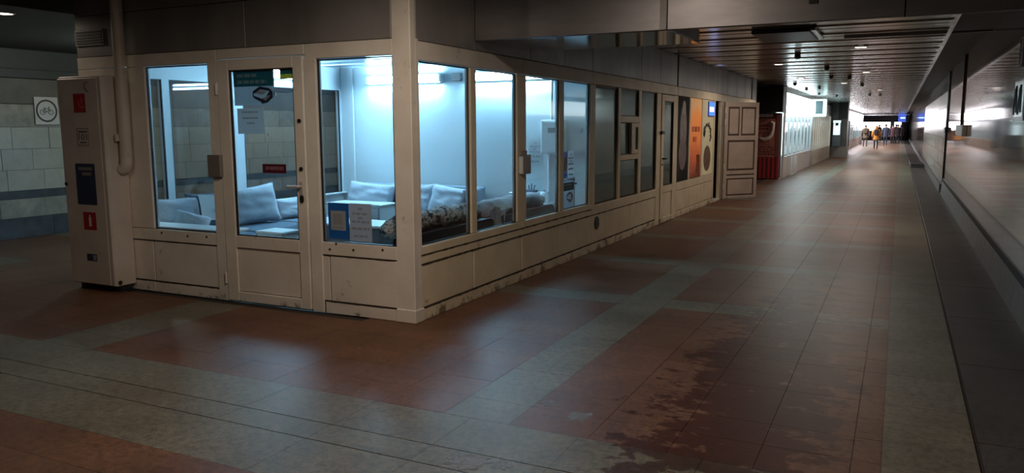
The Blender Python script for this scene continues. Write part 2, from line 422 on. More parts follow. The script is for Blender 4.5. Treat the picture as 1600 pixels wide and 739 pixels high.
# trodden meltwater: thin films with a broken surface
M_water = mat('water_film', (0.17, 0.16, 0.15), 0.16, 0, 0.9); bump(M_water, noise_tex(M_water, wpos(M_water), 46, 5, 0.7), 0.5, 0.02)
def puddle(x, y, rx, ry, seed, label):
    o = thing('puddle', label, 'puddle', (x, y, 0)); n = 44; pts = []
    for k in range(n):
        a = 2 * math.pi * k / n; q = 0.72 + 0.75 * noise.noise(Vector((math.cos(a) * 2 + seed, math.sin(a) * 2, seed))) + 0.35 * noise.noise(Vector((math.cos(a) * 6, math.sin(a) * 6 + seed, 1)))
        pts.append((x + rx * max(0.25, q) * math.cos(a), y + ry * max(0.25, q) * math.sin(a)))
    MB().prism(pts, -0.001, 0.0012, 'z').build('water', M_water, o)
puddle(-1.80, 3.16, 0.12, 0.10, 1.3, 'larger glinting wet patch on the grey slabs near the open joint')
puddle(-1.52, 3.95, 0.09, 0.09, 4.1, 'glinting wet patch on red slabs beside the grey cross band')
puddle(-1.62, 3.20, 0.07, 0.06, 6.2, 'small glinting wet spot close to the larger wet patch')
puddle(-1.74, 4.08, 0.07, 0.08, 8.7, 'small glinting wet spot on edge of the long grey band')
# ------------------------------------------------------------------ polished wall on the right
wr = struct(MB().box(1.02, 1.4, -6, 21.6, -0.35, 3.4).box(1.0, 1.4, 21.6, 104, -0.35, 3.4).build('wall_right', M_gap))
pm = {}
y = -1.2
while y < 21.3:
    bx('wall_panel', M_wallp, wr, 1.0, 1.03, y + 0.002, min(y + 1.5, 21.6) - 0.002, 0.36, 3.3); y += 1.5
for r_ in range(6):     # coursed blocks, then plain slabs farther on
    y = 21.6 + 0.45 * (r_ % 2)
    if r_ % 2: bx('wall_block', M_block, wr, 0.98, 1.01, 21.603, 22.047, 0.2 + 0.37 * r_ + 0.004, 0.2 + 0.37 * (r_ + 1) - 0.004)
    while y < 40.5:
        bx('wall_block', M_block, wr, 0.98 + random.uniform(0, 0.006), 1.01, y + 0.004, min(y + 0.9, 40.497) - 0.004, 0.2 + 0.37 * r_ + 0.004, 0.2 + 0.37 * (r_ + 1) - 0.004); y += 0.9
bx('wall_panel', M_wallp, wr, 0.98, 1.01, 21.6, 40.5, 2.43, 3.3)
y = 40.5
while y < 100:
    bx('wall_panel', M_wallp, wr, 0.98, 1.01, y + 0.003, y + 2.997, 0.20, 3.3); y += 3
bx('wall_joint', M_gap, wr, 0.975, 1.0, 21.50, 21.58, 0.0, 3.3)
br = struct(MB().prism([(1.02, -0.03), (0.965, -0.03), (0.965, 0.02), (0.985, 0.325), (0.995, 0.345), (1.02, 0.345)], -6, 21.56, 'y').build('baseboard_right', M_gap))
y = -1.0
while y < 21.4:
    y1 = min(y + 0.9, 21.56)
    MB().prism([(1.0, -0.03), (0.95, -0.03), (0.955, 0.0), (0.985, 0.31), (0.999, 0.356), (1.0, 0.356)], y + 0.003, y1 - 0.003, 'y').build('skirting_stone', M_skirt, br); y += 0.9
bx('skirting_stone', M_skirt, br, 0.93, 0.99, 21.6, 104, -0.03, 0.2)

# ------------------------------------------------------------------ stone wall of the side hall
wl = struct(bx('wall_left', M_joint, None, HALL_W - 0.35, HALL_W - 0.012, -6, 34, -0.35, 3.4))
rows = [(0.0, 0.30, M_plinth, 0.9), (0.30, 0.58, M_beige2, 0.62), (0.58, 0.70, M_plinth, 0.9), (0.70, 1.0, M_beige, 0.46), (1.0, 1.31, M_beige, 0.46), (1.31, 1.63, M_beige, 0.46), (1.63, 1.96, M_beige2, 0.62)]
for ri, (z0, z1, mt, w) in enumerate(rows):
    y = 4.0 - 0.13 * (ri % 3)
    while y < 19:
        wi = w * random.uniform(0.75, 1.25); off = random.uniform(-0.004, 0.004)
        bx('stone_block', mt, wl, HALL_W - 0.04, HALL_W + off, y + 0.003, y + wi - 0.003, z0 + 0.003, z1 - 0.003); y += wi
    bx('stone_course', mt, wl, HALL_W - 0.04, HALL_W, y, 34, z0 + 0.003, z1 - 0.003)
    bx('stone_course', mt, wl, HALL_W - 0.04, HALL_W, -6, 4.0 - 0.13 * (ri % 3), z0 + 0.003, z1 - 0.003)
bx('upper_board', noisy('brown_board', (0.10, 0.085, 0.07), (0.15, 0.13, 0.105), 2, 0.5), wl, HALL_W - 0.04, HALL_W + 0.01, -6, 34, 1.97, 2.33)
bx('cornice', M_ceil_dark, wl, HALL_W - 0.04, HALL_W + 0.06, -6, 34, 2.34, 2.46)
bx('upper_board', M_ceil_dark, wl, HALL_W - 0.04, HALL_W + 0.02, -6, 34, 2.47, 3.2)

# ------------------------------------------------------------------ ceilings
ce = struct(MB().box(HALL_W, 1.4, -6, BEAM - 0.05, HZ, HZ + 0.3).box(KX - 0.2, 1.4, BEAM - 0.05, 104, CZ + 0.06, CZ + 0.36)
            .box(HALL_W, -7.6, 3.6, 34, 2.75, 3.3).box(HALL_W, KX, 9.6, 34, 2.95, 3.3).build('ceiling', M_ceil_dark))
slat_w = {}
def slat(y0, x0, x1, z=CZ, pitch=0.30):
    k = (x0, x1, y0 > 24)
    if k not in slat_w and y0 > 24:     # flat edged beyond where the folds could be seen
        slat_w[k] = MB().box(x0, x1, -0.145, 0.145, 0.0, 0.03).build('ceiling_slat', M_slat, mesh_only=True)
    if k not in slat_w:
        slat_w[k] = MB().prism([(-0.138, 0.03), (-0.138, 0.008), (-0.126, 0.0), (0.126, 0.003), (0.138, 0.010), (0.138, 0.03)], x0, x1, 'x').build('ceiling_slat', M_slat, mesh_only=True)
    link('ceiling_slat', slat_w[k], ce, (0, y0, z))
y = BEAM + 0.25; k = 0; n = 0; rest_s = MB()
while y < 100:
    x0 = KX + 0.02 if y < 22.2 else -3.6
    if n < 285: slat(y, x0, 0.48, CZ + (0.012 if k % 3 == 0 else 0.0)); n += 1
    else: rest_s.box(x0, 0.48, y - 0.143, y + 0.143, CZ, CZ + 0.03)
    y += 0.30 + (0.035 if k % 3 == 2 else 0.0); k += 1
if rest_s.v: tag(rest_s.build('ceiling_slat', M_slat, ce), kind='stuff')
# edge angle beside the wall cove, and the cross angle
struct(MB().box(0.47, 0.52, BEAM + 0.1, 100, CZ - 0.03, CZ + 0.09).build('trim_1', M_chrome))
struct(MB().prism([(-0.03, 0.0), (0.03, 0.0), (0.03, -0.012), (-0.02, -0.03), (-0.03, -0.03)], -0.75, 0.99, 'x', T=Matrix.Translation((0, 11.8, CZ))).build('trim_2', M_chrome))

# steel fascia across the corridor mouth, with the low boxed soffit over the kiosk corner
fa = struct(bx('trim_3', M_gap, None, KX + 0.01, 1.01, BEAM + 0.012, BEAM + 0.10, 2.375, HZ))
for x0, x1 in ((KX + 0.005, -1.735), (-1.725, -0.02), (-0.01, 1.0)):
    MB().prism([(BEAM + 0.02, 2.37), (BEAM + 0.05, 2.37), (BEAM + 0.05, 2.385), (BEAM + 0.02, 2.385), (BEAM + 0.012, HZ), (BEAM, HZ), (BEAM, 2.375)], x0, x1, 'x').build('fascia_panel', M_steel, fa)
MB().disc((-1.775, BEAM - 0.001, 2.42), 0.010, 'y', 0.006, 10).build('rivet', M_gap, fa)
bx('socket_plate', M_black, fa, -0.66, -0.60, BEAM - 0.014, BEAM, 2.50, 2.56)
bx('soffit_panel', M_slab, fa, KX + 0.01, -1.73, BEAM + 0.05, 7.53, 2.37, 2.385)
bx('soffit_side', M_clad, fa, -1.75, -1.73, BEAM + 0.1, 7.53, 2.385, CZ)
bx('soffit_back', M_clad, fa, KX + 0.01, -1.75, 7.51, 7.53, 2.385, CZ)
bx('seam_strip', M_clad, fa, -1.79, -1.738, BEAM - 0.006, BEAM, 2.378, HZ)

# ------------------------------------------------------------------ kiosk frames and cladding
def panel_frame(mb, plane, a0, a1, z0, z1, t=0.02, d=0.06, front=0.0):
    """a box lying in the kiosk's short face ('s') or long face ('l')"""
    if plane == 's': mb.box(a0, a1, KY + front, KY + front + d, z0, z1, b=0.004)
    else: mb.box(KX - front - d, KX - front, a0, a1, z0, z1, b=0.004)
    return mb
def fbox(name, m, parent, plane, a0, a1, z0, z1, front=0.0, d=0.06, b=0.004):
    mb = MB()
    if plane == 's': mb.box(a0, a1, KY + front, KY + front + d, z0, z1, b=b)
    else: mb.box(KX - front - d, KX - front, a0, a1, z0, z1, b=b)
    return mb.build(name, m, parent)
def window(parent, plane, a0, a1, z0, z1, gm=M_glass, spacer=True):
    """glazing unit: pane with rubber gasket and bright spacer as sub-parts"""
    w = fbox('window_pane', gm, parent, plane, a0 - 0.01, a1 + 0.01, z0 - 0.01, z1 + 0.01, 0.030, 0.006, b=0)
    g = MB(); t = 0.012
    for (u0, u1, v0, v1) in ((a0, a0 + t, z0, z1), (a1 - t, a1, z0, z1), (a0, a1, z0, z0 + t), (a0, a1, z1 - t, z1)):
        if plane == 's': g.box(u0, u1, KY + 0.022, KY + 0.03, v0, v1)
        else: g.box(KX - 0.03, KX - 0.022, u0, u1, v0, v1)
    g.build('gasket', M_gasket, w)
    if spacer:
        t = 0.010
        for (u0, u1, v0, v1) in ((a0 + 0.004, a0 + 0.004 + t, z0, z1), (a1 - t - 0.004, a1 - 0.004, z0, z1)):
            g = MB()
            if plane == 's': g.box(u0, u1, KY + 0.037, KY + 0.055, v0, v1)
            else: g.box(KX - 0.055, KX - 0.037, u0, u1, v0, v1)
            g.build('spacer', M_alu, w)
    return w
def seam(parent, plane, a0, a1, z, m=M_rust, h=0.009):
    mb = MB(); n = max(2, int((a1 - a0) / 0.06))
    for i in range(n):
        u, w = a0 + (a1 - a0) * i / n, a0 + (a1 - a0) * (i + 1) / n
        hh = h * random.choice((0.3, 0.5, 0.7, 0.9, 1.2, 1.5))
        if plane == 's': mb.box(u, w, KY - 0.0012, KY + 0.01, z - hh / 2, z + hh / 2)
        else: mb.box(KX - 0.01, KX + 0.0012, u, w, z - hh / 2, z + hh / 2)
    return tag(mb.build('rust_line', m, parent), kind='stuff')
def base_row(parent, plane, cuts, zr=0.51, zb=0.105, m=M_cream_lit):
    """recessed lower panels between rails"""
    for a0, a1 in zip(cuts[:-1], cuts[1:]): fbox('base_panel', m, parent, plane, a0 + 0.005, a1 - 0.005, zb + 0.006, zr - 0.006, 0.005, 0.05)
def backing(parent, plane, a0, a1, z0, z1): fbox('seam_backing', M_rust, parent, plane, a0, a1, z0, z1, 0.014, 0.03, b=0)

ki = thing('kiosk', 'brightly lit white framed waiting kiosk at the passage corner', 'kiosk', ((KX + KW) / 2, (KY + KB) / 2, 0))
# short face
backing(ki, 's', KW, KX - 0.02, 0.0, 0.62)
for a0, a1 in ((-7.45, -6.53), (-6.53, -5.66), (-4.42, -3.66)): fbox('bottom_rail', M_white, ki, 's', a0 + 0.003, a1 - 0.003, 0.0, 0.10)
base_row(ki, 's', [-7.45, -6.53, -5.66], m=M_white); base_row(ki, 's', [-4.52, -4.36, -3.66], m=M_white)
for a0, a1 in ((-7.45, -5.66), (-4.55, -3.66)): fbox('sill_rail', M_white, ki, 's', a0 + 0.003, a1 - 0.003, 0.515, 0.625)
fbox('post', M_white, ki, 's', -7.45, -6.50, 0.63, 2.18); fbox('post', M_white, ki, 's', -5.675, -5.56, 0.0, 2.19, -0.004)
fbox('post', M_white, ki, 's', -4.56, -4.435, 0.0, 2.18, -0.002)
fbox('head_rail', M_white, ki, 's', -7.45, -5.565, 2.185, 2.30); fbox('head_rail', M_white, ki, 's', -5.56, -4.555, 2.215, 2.30); fbox('head_rail', M_white, ki, 's', -4.55, -3.66, 2.175, 2.30)
window(ki, 's', -6.50, -5.675, 0.63, 2.18); window(ki, 's', -4.435, -3.67, 0.62, 2.17)
# corner post
MB().box(-3.665, KX, KY, KY + 0.08, 0.0, HZ, b=0.006).box(KX - 0.06, KX + 0.001, KY + 0.07, KY + 0.12, 0, 2.3, b=0.004).build('corner_post', M_white, ki)
bx('corner_foot', M_white, ki, -3.675, KX + 0.008, KY - 0.008, KY + 0.13, 0.0, 0.11, b=0.004)
# long face, lit part
backing(ki, 'l', KY + 0.09, 9.475, 0.0, 0.62)
rr = [5.42, 6.34, 7.385, 8.42, 9.475]
for a0, a1 in ((5.42, 7.385), (7.385, 9.475)):
    fbox('bottom_rail', M_cream_lit, ki, 'l', a0 + 0.003, a1 - 0.003, 0.0, 0.098); fbox('sill_rail', M_cream_lit, ki, 'l', a0 + 0.003, a1 - 0.003, 0.555, 0.625); fbox('sill_rail', M_cream_lit, ki, 'l', a0 + 0.003, a1 - 0.003, 0.478, 0.549, 0.003)
base_row(ki, 'l', rr, zr=0.474)
for a0, a1, f in ((6.305, 6.405, 0), (7.275, 7.485, 0), (8.405, 8.52, 0), (9.385, 9.475, 0)): fbox('mullion', M_cream_lit, ki, 'l', a0, a1, 0.63, 2.13, f)
for a0, a1 in ((5.12 + 0.3, 7.385), (7.385, 9.475)): fbox('head_rail', M_white, ki, 'l', a0 + 0.002, a1 - 0.002, 2.135, 2.285)
for a0, a1 in ((5.425, 6.305), (6.405, 7.275), (7.485, 8.405), (8.52, 9.385)): window(ki, 'l', a0, a1, 0.63, 2.13)
# upper cladding
for x0, x1 in ((-7.45, -6.87), (-6.87, -5.2), (-5.2, -3.667)):
    fbox('cladding_panel', M_clad, ki, 's', x0 + 0.003, x1 - 0.003, 2.305, 2.70, 0.004); fbox('cladding_panel', M_clad, ki, 's', x0 + 0.003, x1 - 0.003, 2.706, HZ, 0.004)
for a0, a1 in ((5.42, 6.38), (6.38, 7.6), (7.6, 8.55), (8.55, 9.475)):
    fbox('cladding_panel', M_clad, ki, 'l', a0 + 0.003, a1 - 0.003, 2.29, HZ if a0 < 6 else CZ + 0.06, 0.004)
# fixings: black screw heads down the mullion, vent plate
def oval(y, z): return MB().disc((KX + 0.001, y, z), 0.085, 'x', 0.012, 20, ry=0.085)
ov = MB(); ov.prism([(9.66 + 0.075 * math.cos(t * math.pi / 10), 0.36 + 0.085 * math.sin(t * math.pi / 10)) for t in range(20)], KX - 0.006, KX + 0.008, 'x', sm=True)
# door in the short face
dr = fbox('door', M_white, ki, 's', -5.55, -5.42, 0.012, 2.21, -0.012, 0.055)
DX0, DX1, GX0, GX1 = -5.55, -4.57, -5.42, -4.675
mb = MB()
for (a, b, c, d) in ((DX0, GX0, 0.012, 2.205), (GX1, DX1, 0.012, 2.205), (GX0, GX1, 2.11, 2.205), (GX0, GX1, 0.515, 0.625), (GX0, GX1, 0.012, 0.10)):
    mb.box(a, b, KY - 0.012, KY + 0.045, c, d, b=0.004)
dr.data = mb.build('door', M_white, mesh_only=True)
w = fbox('door_glass', M_glass, dr, 's', GX0 - 0.01, GX1 + 0.01, 0.615, 2.12, 0.014, 0.006, b=0)
mb = MB()
for (u0, u1, v0, v1) in ((GX0, GX0 + 0.022, 0.625, 2.11), (GX1 - 0.012, GX1, 0.625, 2.11), (GX0, GX1, 0.625, 0.637), (GX0, GX1, 2.098, 2.11)): mb.box(u0, u1, KY + 0.004, KY + 0.013, v0, v1)
mb.build('gasket', M_gasket, dr)
MB().box(GX1 - 0.035, GX1 - 0.018, KY + 0.022, KY + 0.04, 0.63, 2.10).build('spacer', M_alu, dr)
fbox('kick_panel', M_white, dr, 's', GX0 + 0.004, GX1 - 0.004, 0.106, 0.509, 0.006, 0.03)
fbox('kick_panel_seam', M_rust, dr, 's', GX0 - 0.002, GX1 + 0.002, 0.098, 0.517, 0.012, 0.02, b=0)
mb = MB().box(-4.645, -4.605, KY - 0.022, KY - 0.012, 1.02, 1.14, b=0.004)
mb.tube([(-4.625, KY - 0.015, 1.10), (-4.625, KY - 0.055, 1.10), (-4.64, KY - 0.062, 1.10), (-4.74, KY - 0.062, 1.095)], 0.012, 8)
mb.build('handle', mat('worn_handle', (0.62, 0.58, 0.54), 0.35, 0.3), dr)
MB().disc((-4.622, KY - 0.016, 0.99), 0.020, 'y', 0.014, 12, ry=0.035).build('lock_cylinder', M_black, dr)
for z in (1.66, 1.25): MB().disc((-4.618, KY - 0.016, z), 0.018, 'y', 0.012, 14).disc((-4.618, KY - 0.02, z), 0.009, 'y', 0.012, 10).build('latch_button', M_black, dr)
for z in (0.22, 1.95, 1.30): MB().tube([(-5.565, KY - 0.012, z - 0.05), (-5.565, KY - 0.012, z + 0.05)], 0.012, 8).build('hinge', M_white, dr)
# rear and far sides of the lit room
bx('partition', M_room, ki, KW, KX - 0.06, KB, KB + 0.025, 0.0, 2.95)
lf = MB().box(KW, KW + 0.06, KY + 0.06, KB, 0.0, 0.66).box(KW, KW + 0.06, KY + 0.06, KB, 2.14, 2.95)
for a0, a1 in ((KY + 0.06, 6.05), (6.27, 6.37), (7.27, 7.47), (9.37, KB)): lf.box(KW, KW + 0.07, a0, a1, 0.66, 2.14)
lf.build('side_wall', M_pvc, ki)
for a0, a1 in ((6.05, 6.27), (6.37, 7.27), (7.47, 9.37)):
    p = bx('side_pane', M_glass, ki, KW + 0.025, KW + 0.031, a0, a1, 0.66, 2.14)
    g = MB()
    for (u0, u1, v0, v1) in ((a0, a0 + 0.012, 0.66, 2.14), (a1 - 0.012, a1, 0.66, 2.14), (a0, a1, 2.128, 2.14), (a0, a1, 0.66, 0.672)): g.box(KW + 0.05, KW + 0.072, u0, u1, v0, v1)
    g.build('gasket', M_gasket, p)
bx('inner_sill', M_pvc, ki, KW + 0.06, KW + 0.13, KY + 0.1, KB - 0.04, 0.64, 0.665, b=0.004)
MB().box(KW + 0.07, KW + 0.28, KB - 0.035, KB, 0, 2.5, b=0.008).build('corner_column', M_pvc, ki)
bx('room_ceiling', M_rceil, ki, KW, KX - 0.07, KY + 0.07, KB, 2.46, 2.50)
for k in range(9): bx('ceiling_batten', M_pvc, ki, KW + 0.07, KX - 0.07, KY + 0.35 + 0.45 * k, KY + 0.365 + 0.45 * k, 2.45, 2.462)
fbox('inner_header', M_pvc, ki, 's', KW + 0.05, KX - 0.08, 2.20, 2.46, 0.06, 0.02, b=0); fbox('inner_header', M_pvc, ki, 'l', KY + 0.08, KB, 2.15, 2.46, 0.06, 0.02, b=0)
fbox('inner_sill', M_pvc, ki, 's', KW + 0.06, -5.6, 0.62, 0.645, 0.06, 0.28)
bx('junction_box', M_greymetal, ki, -5.50, -5.36, KB - 0.06, KB, 2.22, 2.33, b=0.005)
fbox('lock_box', M_greymetal, ki, 's', -5.69, -5.53, 1.16, 1.36, -0.05, 0.05, b=0.006)
lb = fbox('lock_box', M_greymetal, ki, 'l', 7.33, 7.50, 1.12, 1.32, -0.05, 0.05, b=0.006)
fbox('bracket', M_greymetal, lb, 'l', 7.36, 7.46, 1.30, 1.36, -0.025, 0.03, b=0.004)
fbox('cover_strip', M_pvc, lb, 'l', 7.315, 7.35, 1.125, 1.30, -0.04, 0.04, b=0.003)
# raised screws and rust nicks along the sill of the short face
sc_ = MB()
for x in (-6.4, -6.05, -5.8, -4.35, -4.28, -4.1, -3.8): sc_.disc((x, KY - 0.002, 0.60 + random.uniform(-0.05, 0.02)), 0.011, 'y', 0.004, 8)
sc_.build('screw_head', M_rust, ki)

for z in (0.102, 0.476, 0.552): seam(ki, 'l', 5.43, 9.47, z)
for a0, a1 in ((-7.4, -5.68), (-4.42, -3.68)):
    for z in (0.103, 0.513): seam(ki, 's', a0, a1, z, h=0.006)
# second booth, unlit, with the ticket window
kb = thing('kiosk', 'unlit dark glazed booth with small ticket hatch beside the lit kiosk', 'kiosk', ((KX + KW) / 2, 11.6, 0))
Y2 = 13.72
backing(kb, 'l', 9.5, 12.66, 0.0, 0.62)
fbox('bottom_rail', M_cream_lit, kb, 'l', 9.482, 12.415, 0.0, 0.098); fbox('sill_rail', M_cream_lit, kb, 'l', 9.482, 12.415, 0.478, 0.60)
base_row(kb, 'l', [9.48, 10.0, 11.1, 12.415], zr=0.474)
ov.build('vent_hole', M_black, kb)
for a0, a1, z0, z1 in ((9.48, 9.575, 0.605, 2.13), (10.49, 10.60, 0.605, 2.13), (11.45, 11.58, 0.605, 2.13), (12.42, 12.66, 0.0, 2.13), (13.56, 13.74, 0.0, 2.13)): fbox('mullion', M_cream_lit, kb, 'l', a0, a1, z0, z1)
fbox('head_rail', M_cream_lit, kb, 'l', 9.48, Y2, 2.135, 2.285)
for z0, z1 in ((1.66, 1.75), (1.13, 1.205)): fbox('transom', M_cream_lit, kb, 'l', 10.6, 11.45, z0, z1)
window(kb, 'l', 9.575, 10.49, 0.61, 2.13, M_tinted, False); window(kb, 'l', 11.58, 12.42, 0.61, 2.13, M_tinted, False)
window(kb, 'l', 10.6, 11.45, 1.75, 2.13, M_tinted, False); window(kb, 'l', 10.6, 11.45, 0.61, 1.13, M_tinted, False); window(kb, 'l', 10.6, 11.05, 1.205, 1.66, M_tinted, False)
mb = MB()
for u0, u1, v0, v1 in ((11.05, 11.14, 1.21, 1.655), (11.36, 11.45, 1.21, 1.655), (11.14, 11.36, 1.21, 1.27), (11.14, 11.36, 1.595, 1.655)): mb.box(KX - 0.05, KX + 0.02, u0, u1, v0, v1, b=0.005)
h_ = mb.build('ticket_hatch', M_cream_lit, kb); fbox('hatch_pane', M_tinted, h_, 'l', 11.13, 11.37, 1.26, 1.60, 0.0, 0.006, b=0)
# its door
d2 = MB()
for u0, u1, v0, v1 in ((12.68, 12.83, 0.01, 2.12), (13.42, 13.55, 0.01, 2.12), (12.83, 13.42, 2.02, 2.12), (12.83, 13.42, 0.51, 0.62), (12.83, 13.42, 0.01, 0.10)): d2.box(KX - 0.045, KX + 0.012, u0, u1, v0, v1, b=0.004)
d2 = d2.build('door', M_cream_lit, kb)
fbox('door_glass', M_tinted, d2, 'l', 12.82, 13.43, 0.61, 2.03, 0.014, 0.006, b=0); fbox('kick_panel', M_cream_lit, d2, 'l', 12.835, 13.415, 0.106, 0.505, 0.006, 0.03)
g = MB()
for (u0, u1, v0, v1) in ((12.83, 12.85, 0.62, 2.02), (13.40, 13.42, 0.62, 2.02), (12.83, 13.42, 0.62, 0.64), (12.83, 13.42, 2.0, 2.02)): g.box(KX - 0.014, KX - 0.002, u0, u1, v0, v1)
g.build('gasket', M_gasket, d2)
MB().box(KX + 0.01, KX + 0.05, 12.60, 12.74, 1.48, 1.53, b=0.004).build('door_bolt', M_black, d2)
MB().tube([(KX + 0.01, 12.74, 1.08), (KX + 0.06, 12.74, 1.08), (KX + 0.06, 12.84, 1.08)], 0.014, 8).disc((KX + 0.012, 12.74, 0.98), 0.02, 'x', 0.02, 10).build('handle', M_black, d2)
for k, a in enumerate((9.48, 10.5, 11.55, 12.6)): fbox('cladding_panel', M_clad, kb, 'l', a + 0.003, min(a + 1.05, Y2) - 0.003, 2.29, CZ + 0.06, 0.004)
bx('side_partition', M_room, kb, KW, KX - 0.06, Y2 - 0.05, Y2, 0, 2.95)
lf = MB().box(KW, KW + 0.06, KB + 0.05, Y2, 0.0, 0.66).box(KW, KW + 0.06, KB + 0.05, Y2, 2.14, 2.95)
for a0, a1 in ((KB + 0.05, 9.7), (11.1, 11.2), (12.4, 12.5), (13.5, Y2 - 0.05)): lf.box(KW, KW + 0.06, a0, a1, 0.66, 2.14)
lf.build('side_wall', M_pvc, kb)
for a0, a1 in ((9.7, 11.1), (11.2, 12.4), (12.5, 13.5)): bx('side_pane', M_tinted, kb, KW + 0.02, KW + 0.026, a0, a1, 0.66, 2.14)
bx('room_ceiling', M_ceil_dark, kb, KW, KX - 0.07, KB + 0.05, Y2 - 0.05, 2.46, 2.50)

for z in (0.102, 0.476): seam(kb, 'l', 9.49, 12.4, z)
# third booth with posters and the open door
kc = thing('kiosk', 'cream booth with posters in its windows and its door standing open', 'kiosk', ((KX + KW) / 2, 18, 0))
backing(kc, 'l', 13.75, 16.85, 0.0, 0.62)
fbox('bottom_rail', M_cream_lit, kc, 'l', 13.75, 16.715, 0.0, 0.10); fbox('sill_rail', M_cream_lit, kc, 'l', 13.75, 16.715, 0.478, 0.62)
base_row(kc, 'l', [13.75, 14.7, 15.7, 16.715], zr=0.474)
for a0, a1 in ((14.60, 14.69), (15.62, 15.74)): fbox('mullion', M_cream_lit, kc, 'l', a0, a1, 0.625, 2.13)
fbox('door_jamb', M_cream_lit, kc, 'l', 16.72, 16.86, 0.0, 2.13); fbox('door_jamb', M_cream_lit, kc, 'l', 17.44, 17.56, 0.0, 2.13)
fbox('head_rail', M_cream_lit, kc, 'l', 13.746, 22.0, 2.135, 2.285)
fbox('glass_backing', M_cream_lit, kc, 'l', 13.75, 16.74, 0.62, 2.13, 0.035, 0.02, b=0)
fbox('wall_panel', M_cream_lit, kc, 'l', 17.57, 22.0, 0.0, 2.13)
for a in (13.745, 14.8, 15.9, 17.0, 18.1, 19.2, 20.3, 21.2): fbox('cladding_panel', M_clad, kc, 'l', a + 0.003, min(a + 1.09, 22.0) - 0.003, 2.29, CZ + 0.06, 0.004)
bx('far_end_wall', M_clad, kc, KW, KX, 22.0, 22.05, 0, CZ + 0.1)
bx('inner_wall', mat('dark_red_interior', (0.035, 0.010, 0.012), 0.7), kc, -4.6, -4.55, 16.0, 18.6, 0, 2.3)
bx('inner_ceiling', M_dark, kc, -4.6, KX - 0.06, 16.0, 18.6, 2.3, 2.34)
bx('side_wall', M_ceil_dark, kc, KW, KW + 0.05, 13.75, 22.0, 0, 2.95)
bx('door_step', M_white, kc, KX - 0.12, KX + 0.02, 16.88, 17.42, 0.0, 0.05, b=0.004)
# open leaf
HP = Vector((KX + 0.07, 17.47, 0)); dv = Vector((-2.83 - HP.x, 18.2 - HP.y, 0)); LW = dv.length; ang = math.atan2(dv.y, dv.x)
T = Matrix.Translation(HP) @ Matrix.Rotation(ang, 4, 'Z')
M_leaf = paint('door_leaf_paint', (0.60, 0.50, 0.43), amount=0.5); M_leafd = mat('leaf_groove', (0.10, 0.065, 0.05), 0.7)
lf = MB()
for (u0, u1, v0, v1) in ((0, 0.09, 0.03, 2.12), (LW - 0.08, LW, 0.03, 2.12), (0.09, LW - 0.08, 2.02, 2.12), (0.09, LW - 0.08, 0.03, 0.09), (0.09, LW - 0.08, 0.47, 0.53), (0.09, LW - 0.08, 0.56, 0.64), (0.09, LW - 0.08, 1.30, 1.40), (0.40, 0.45, 1.40, 2.02)):
    lf.box(u0, u1, -0.025, 0.025, v0, v1, T=T, b=0.004)
lf = lf.build('door_leaf', M_leaf, kc)
for (u0, u1, v0, v1) in ((0.13, 0.37, 1.44, 1.98), (0.49, LW - 0.12, 1.44, 1.98), (0.13, LW - 0.12, 0.68, 1.26), (0.13, LW - 0.12, 0.12, 0.44)): bx('leaf_panel', M_leaf, lf, u0, u1, -0.021, 0.021, v0, v1, T=T, b=0.004)
bx('groove_backing', M_leafd, lf, 0.08, LW - 0.07, -0.012, 0.012, 0.05, 2.1, T=T)
for z in (0.3, 1.7, 1.95, 0.75): MB().tube([(0.0, -0.03, z - 0.06), (0.0, -0.03, z + 0.06)], 0.016, 8, T=T).build('hinge', M_white, lf)

# ------------------------------------------------------------------ printed matter
def sheet_s(name, m, parent, x0, x1, z0, z1, y, t=0.0015): return bx(name, m, parent, x0, x1, y, y + t, z0, z1)
def sheet_l(name, m, parent, y0, y1, z0, z1, x, t=0.0015): return bx(name, m, parent, x - t, x, y0, y1, z0, z1)
def print_lines(parent, rows, plane, a, m, name='print_line', off=0.0012):
    """illegible lines of print: rows of (centre, z, width, height) broken into words"""
    for (c, z, w, h) in rows:
        mb = MB(); u = c - w / 2
        while u < c + w / 2 - 0.004:
            l = min(random.uniform(0.6, 1.3) * h * 2.2, c + w / 2 - u)
            if plane == 's': mb.box(u, u + l, a - off, a, z - h / 2, z + h / 2)
            else: mb.box(a, a + off, u, u + l, z - h / 2, z + h / 2)
            u += l + h * 0.55
        mb.build(name, m, parent)
yi = KY + 0.0285                      # sheets stuck to the inside of the short-face glazing show through it
yd = KY + 0.0215
YG = KY + 0.037
# blue code poster (its code left blank) and the paper beside it
def blue_poster(plane, a0, a1, z0, z1, at, label):
    t = thing('poster', label, 'poster', ((a0 + a1) / 2, at, z0) if plane == 's' else (at, (a0 + a1) / 2, z0), 'blue posters with a blank white square')
    w = a1 - a0; h = z1 - z0
    if plane == 's':
        sheet_s('sheet', M_blueprint, t, a0, a1, z0, z1, at); sheet_s('white_square', M_paper, t, a0 + 0.12 * w, a1 - 0.16 * w, z0 + 0.24 * h, z1 - 0.22 * h, at - 0.001, 0.001)
        sheet_s('grey_square', M_papergrey, t, a0 + 0.24 * w, a1 - 0.30 * w, z0 + 0.40 * h, z1 - 0.30 * h, at - 0.002, 0.001)
        print_lines(t, [((a0 + a1) / 2 - 0.005, z0 + 0.32 * h, 0.5 * w, 0.010)], 's', at - 0.001, M_inkgrey)
    else:
        sheet_l('sheet', M_blueprint, t, a0, a1, z0, z1, at); sheet_l('white_square', M_paper, t, a0 + 0.15 * w, a1 - 0.15 * w, z0 + 0.25 * h, z1 - 0.22 * h, at + 0.001, 0.001)
        sheet_l('grey_square', M_papergrey, t, a0 + 0.3 * w, a1 - 0.3 * w, z0 + 0.36 * h, z1 - 0.32 * h, at + 0.002, 0.001)
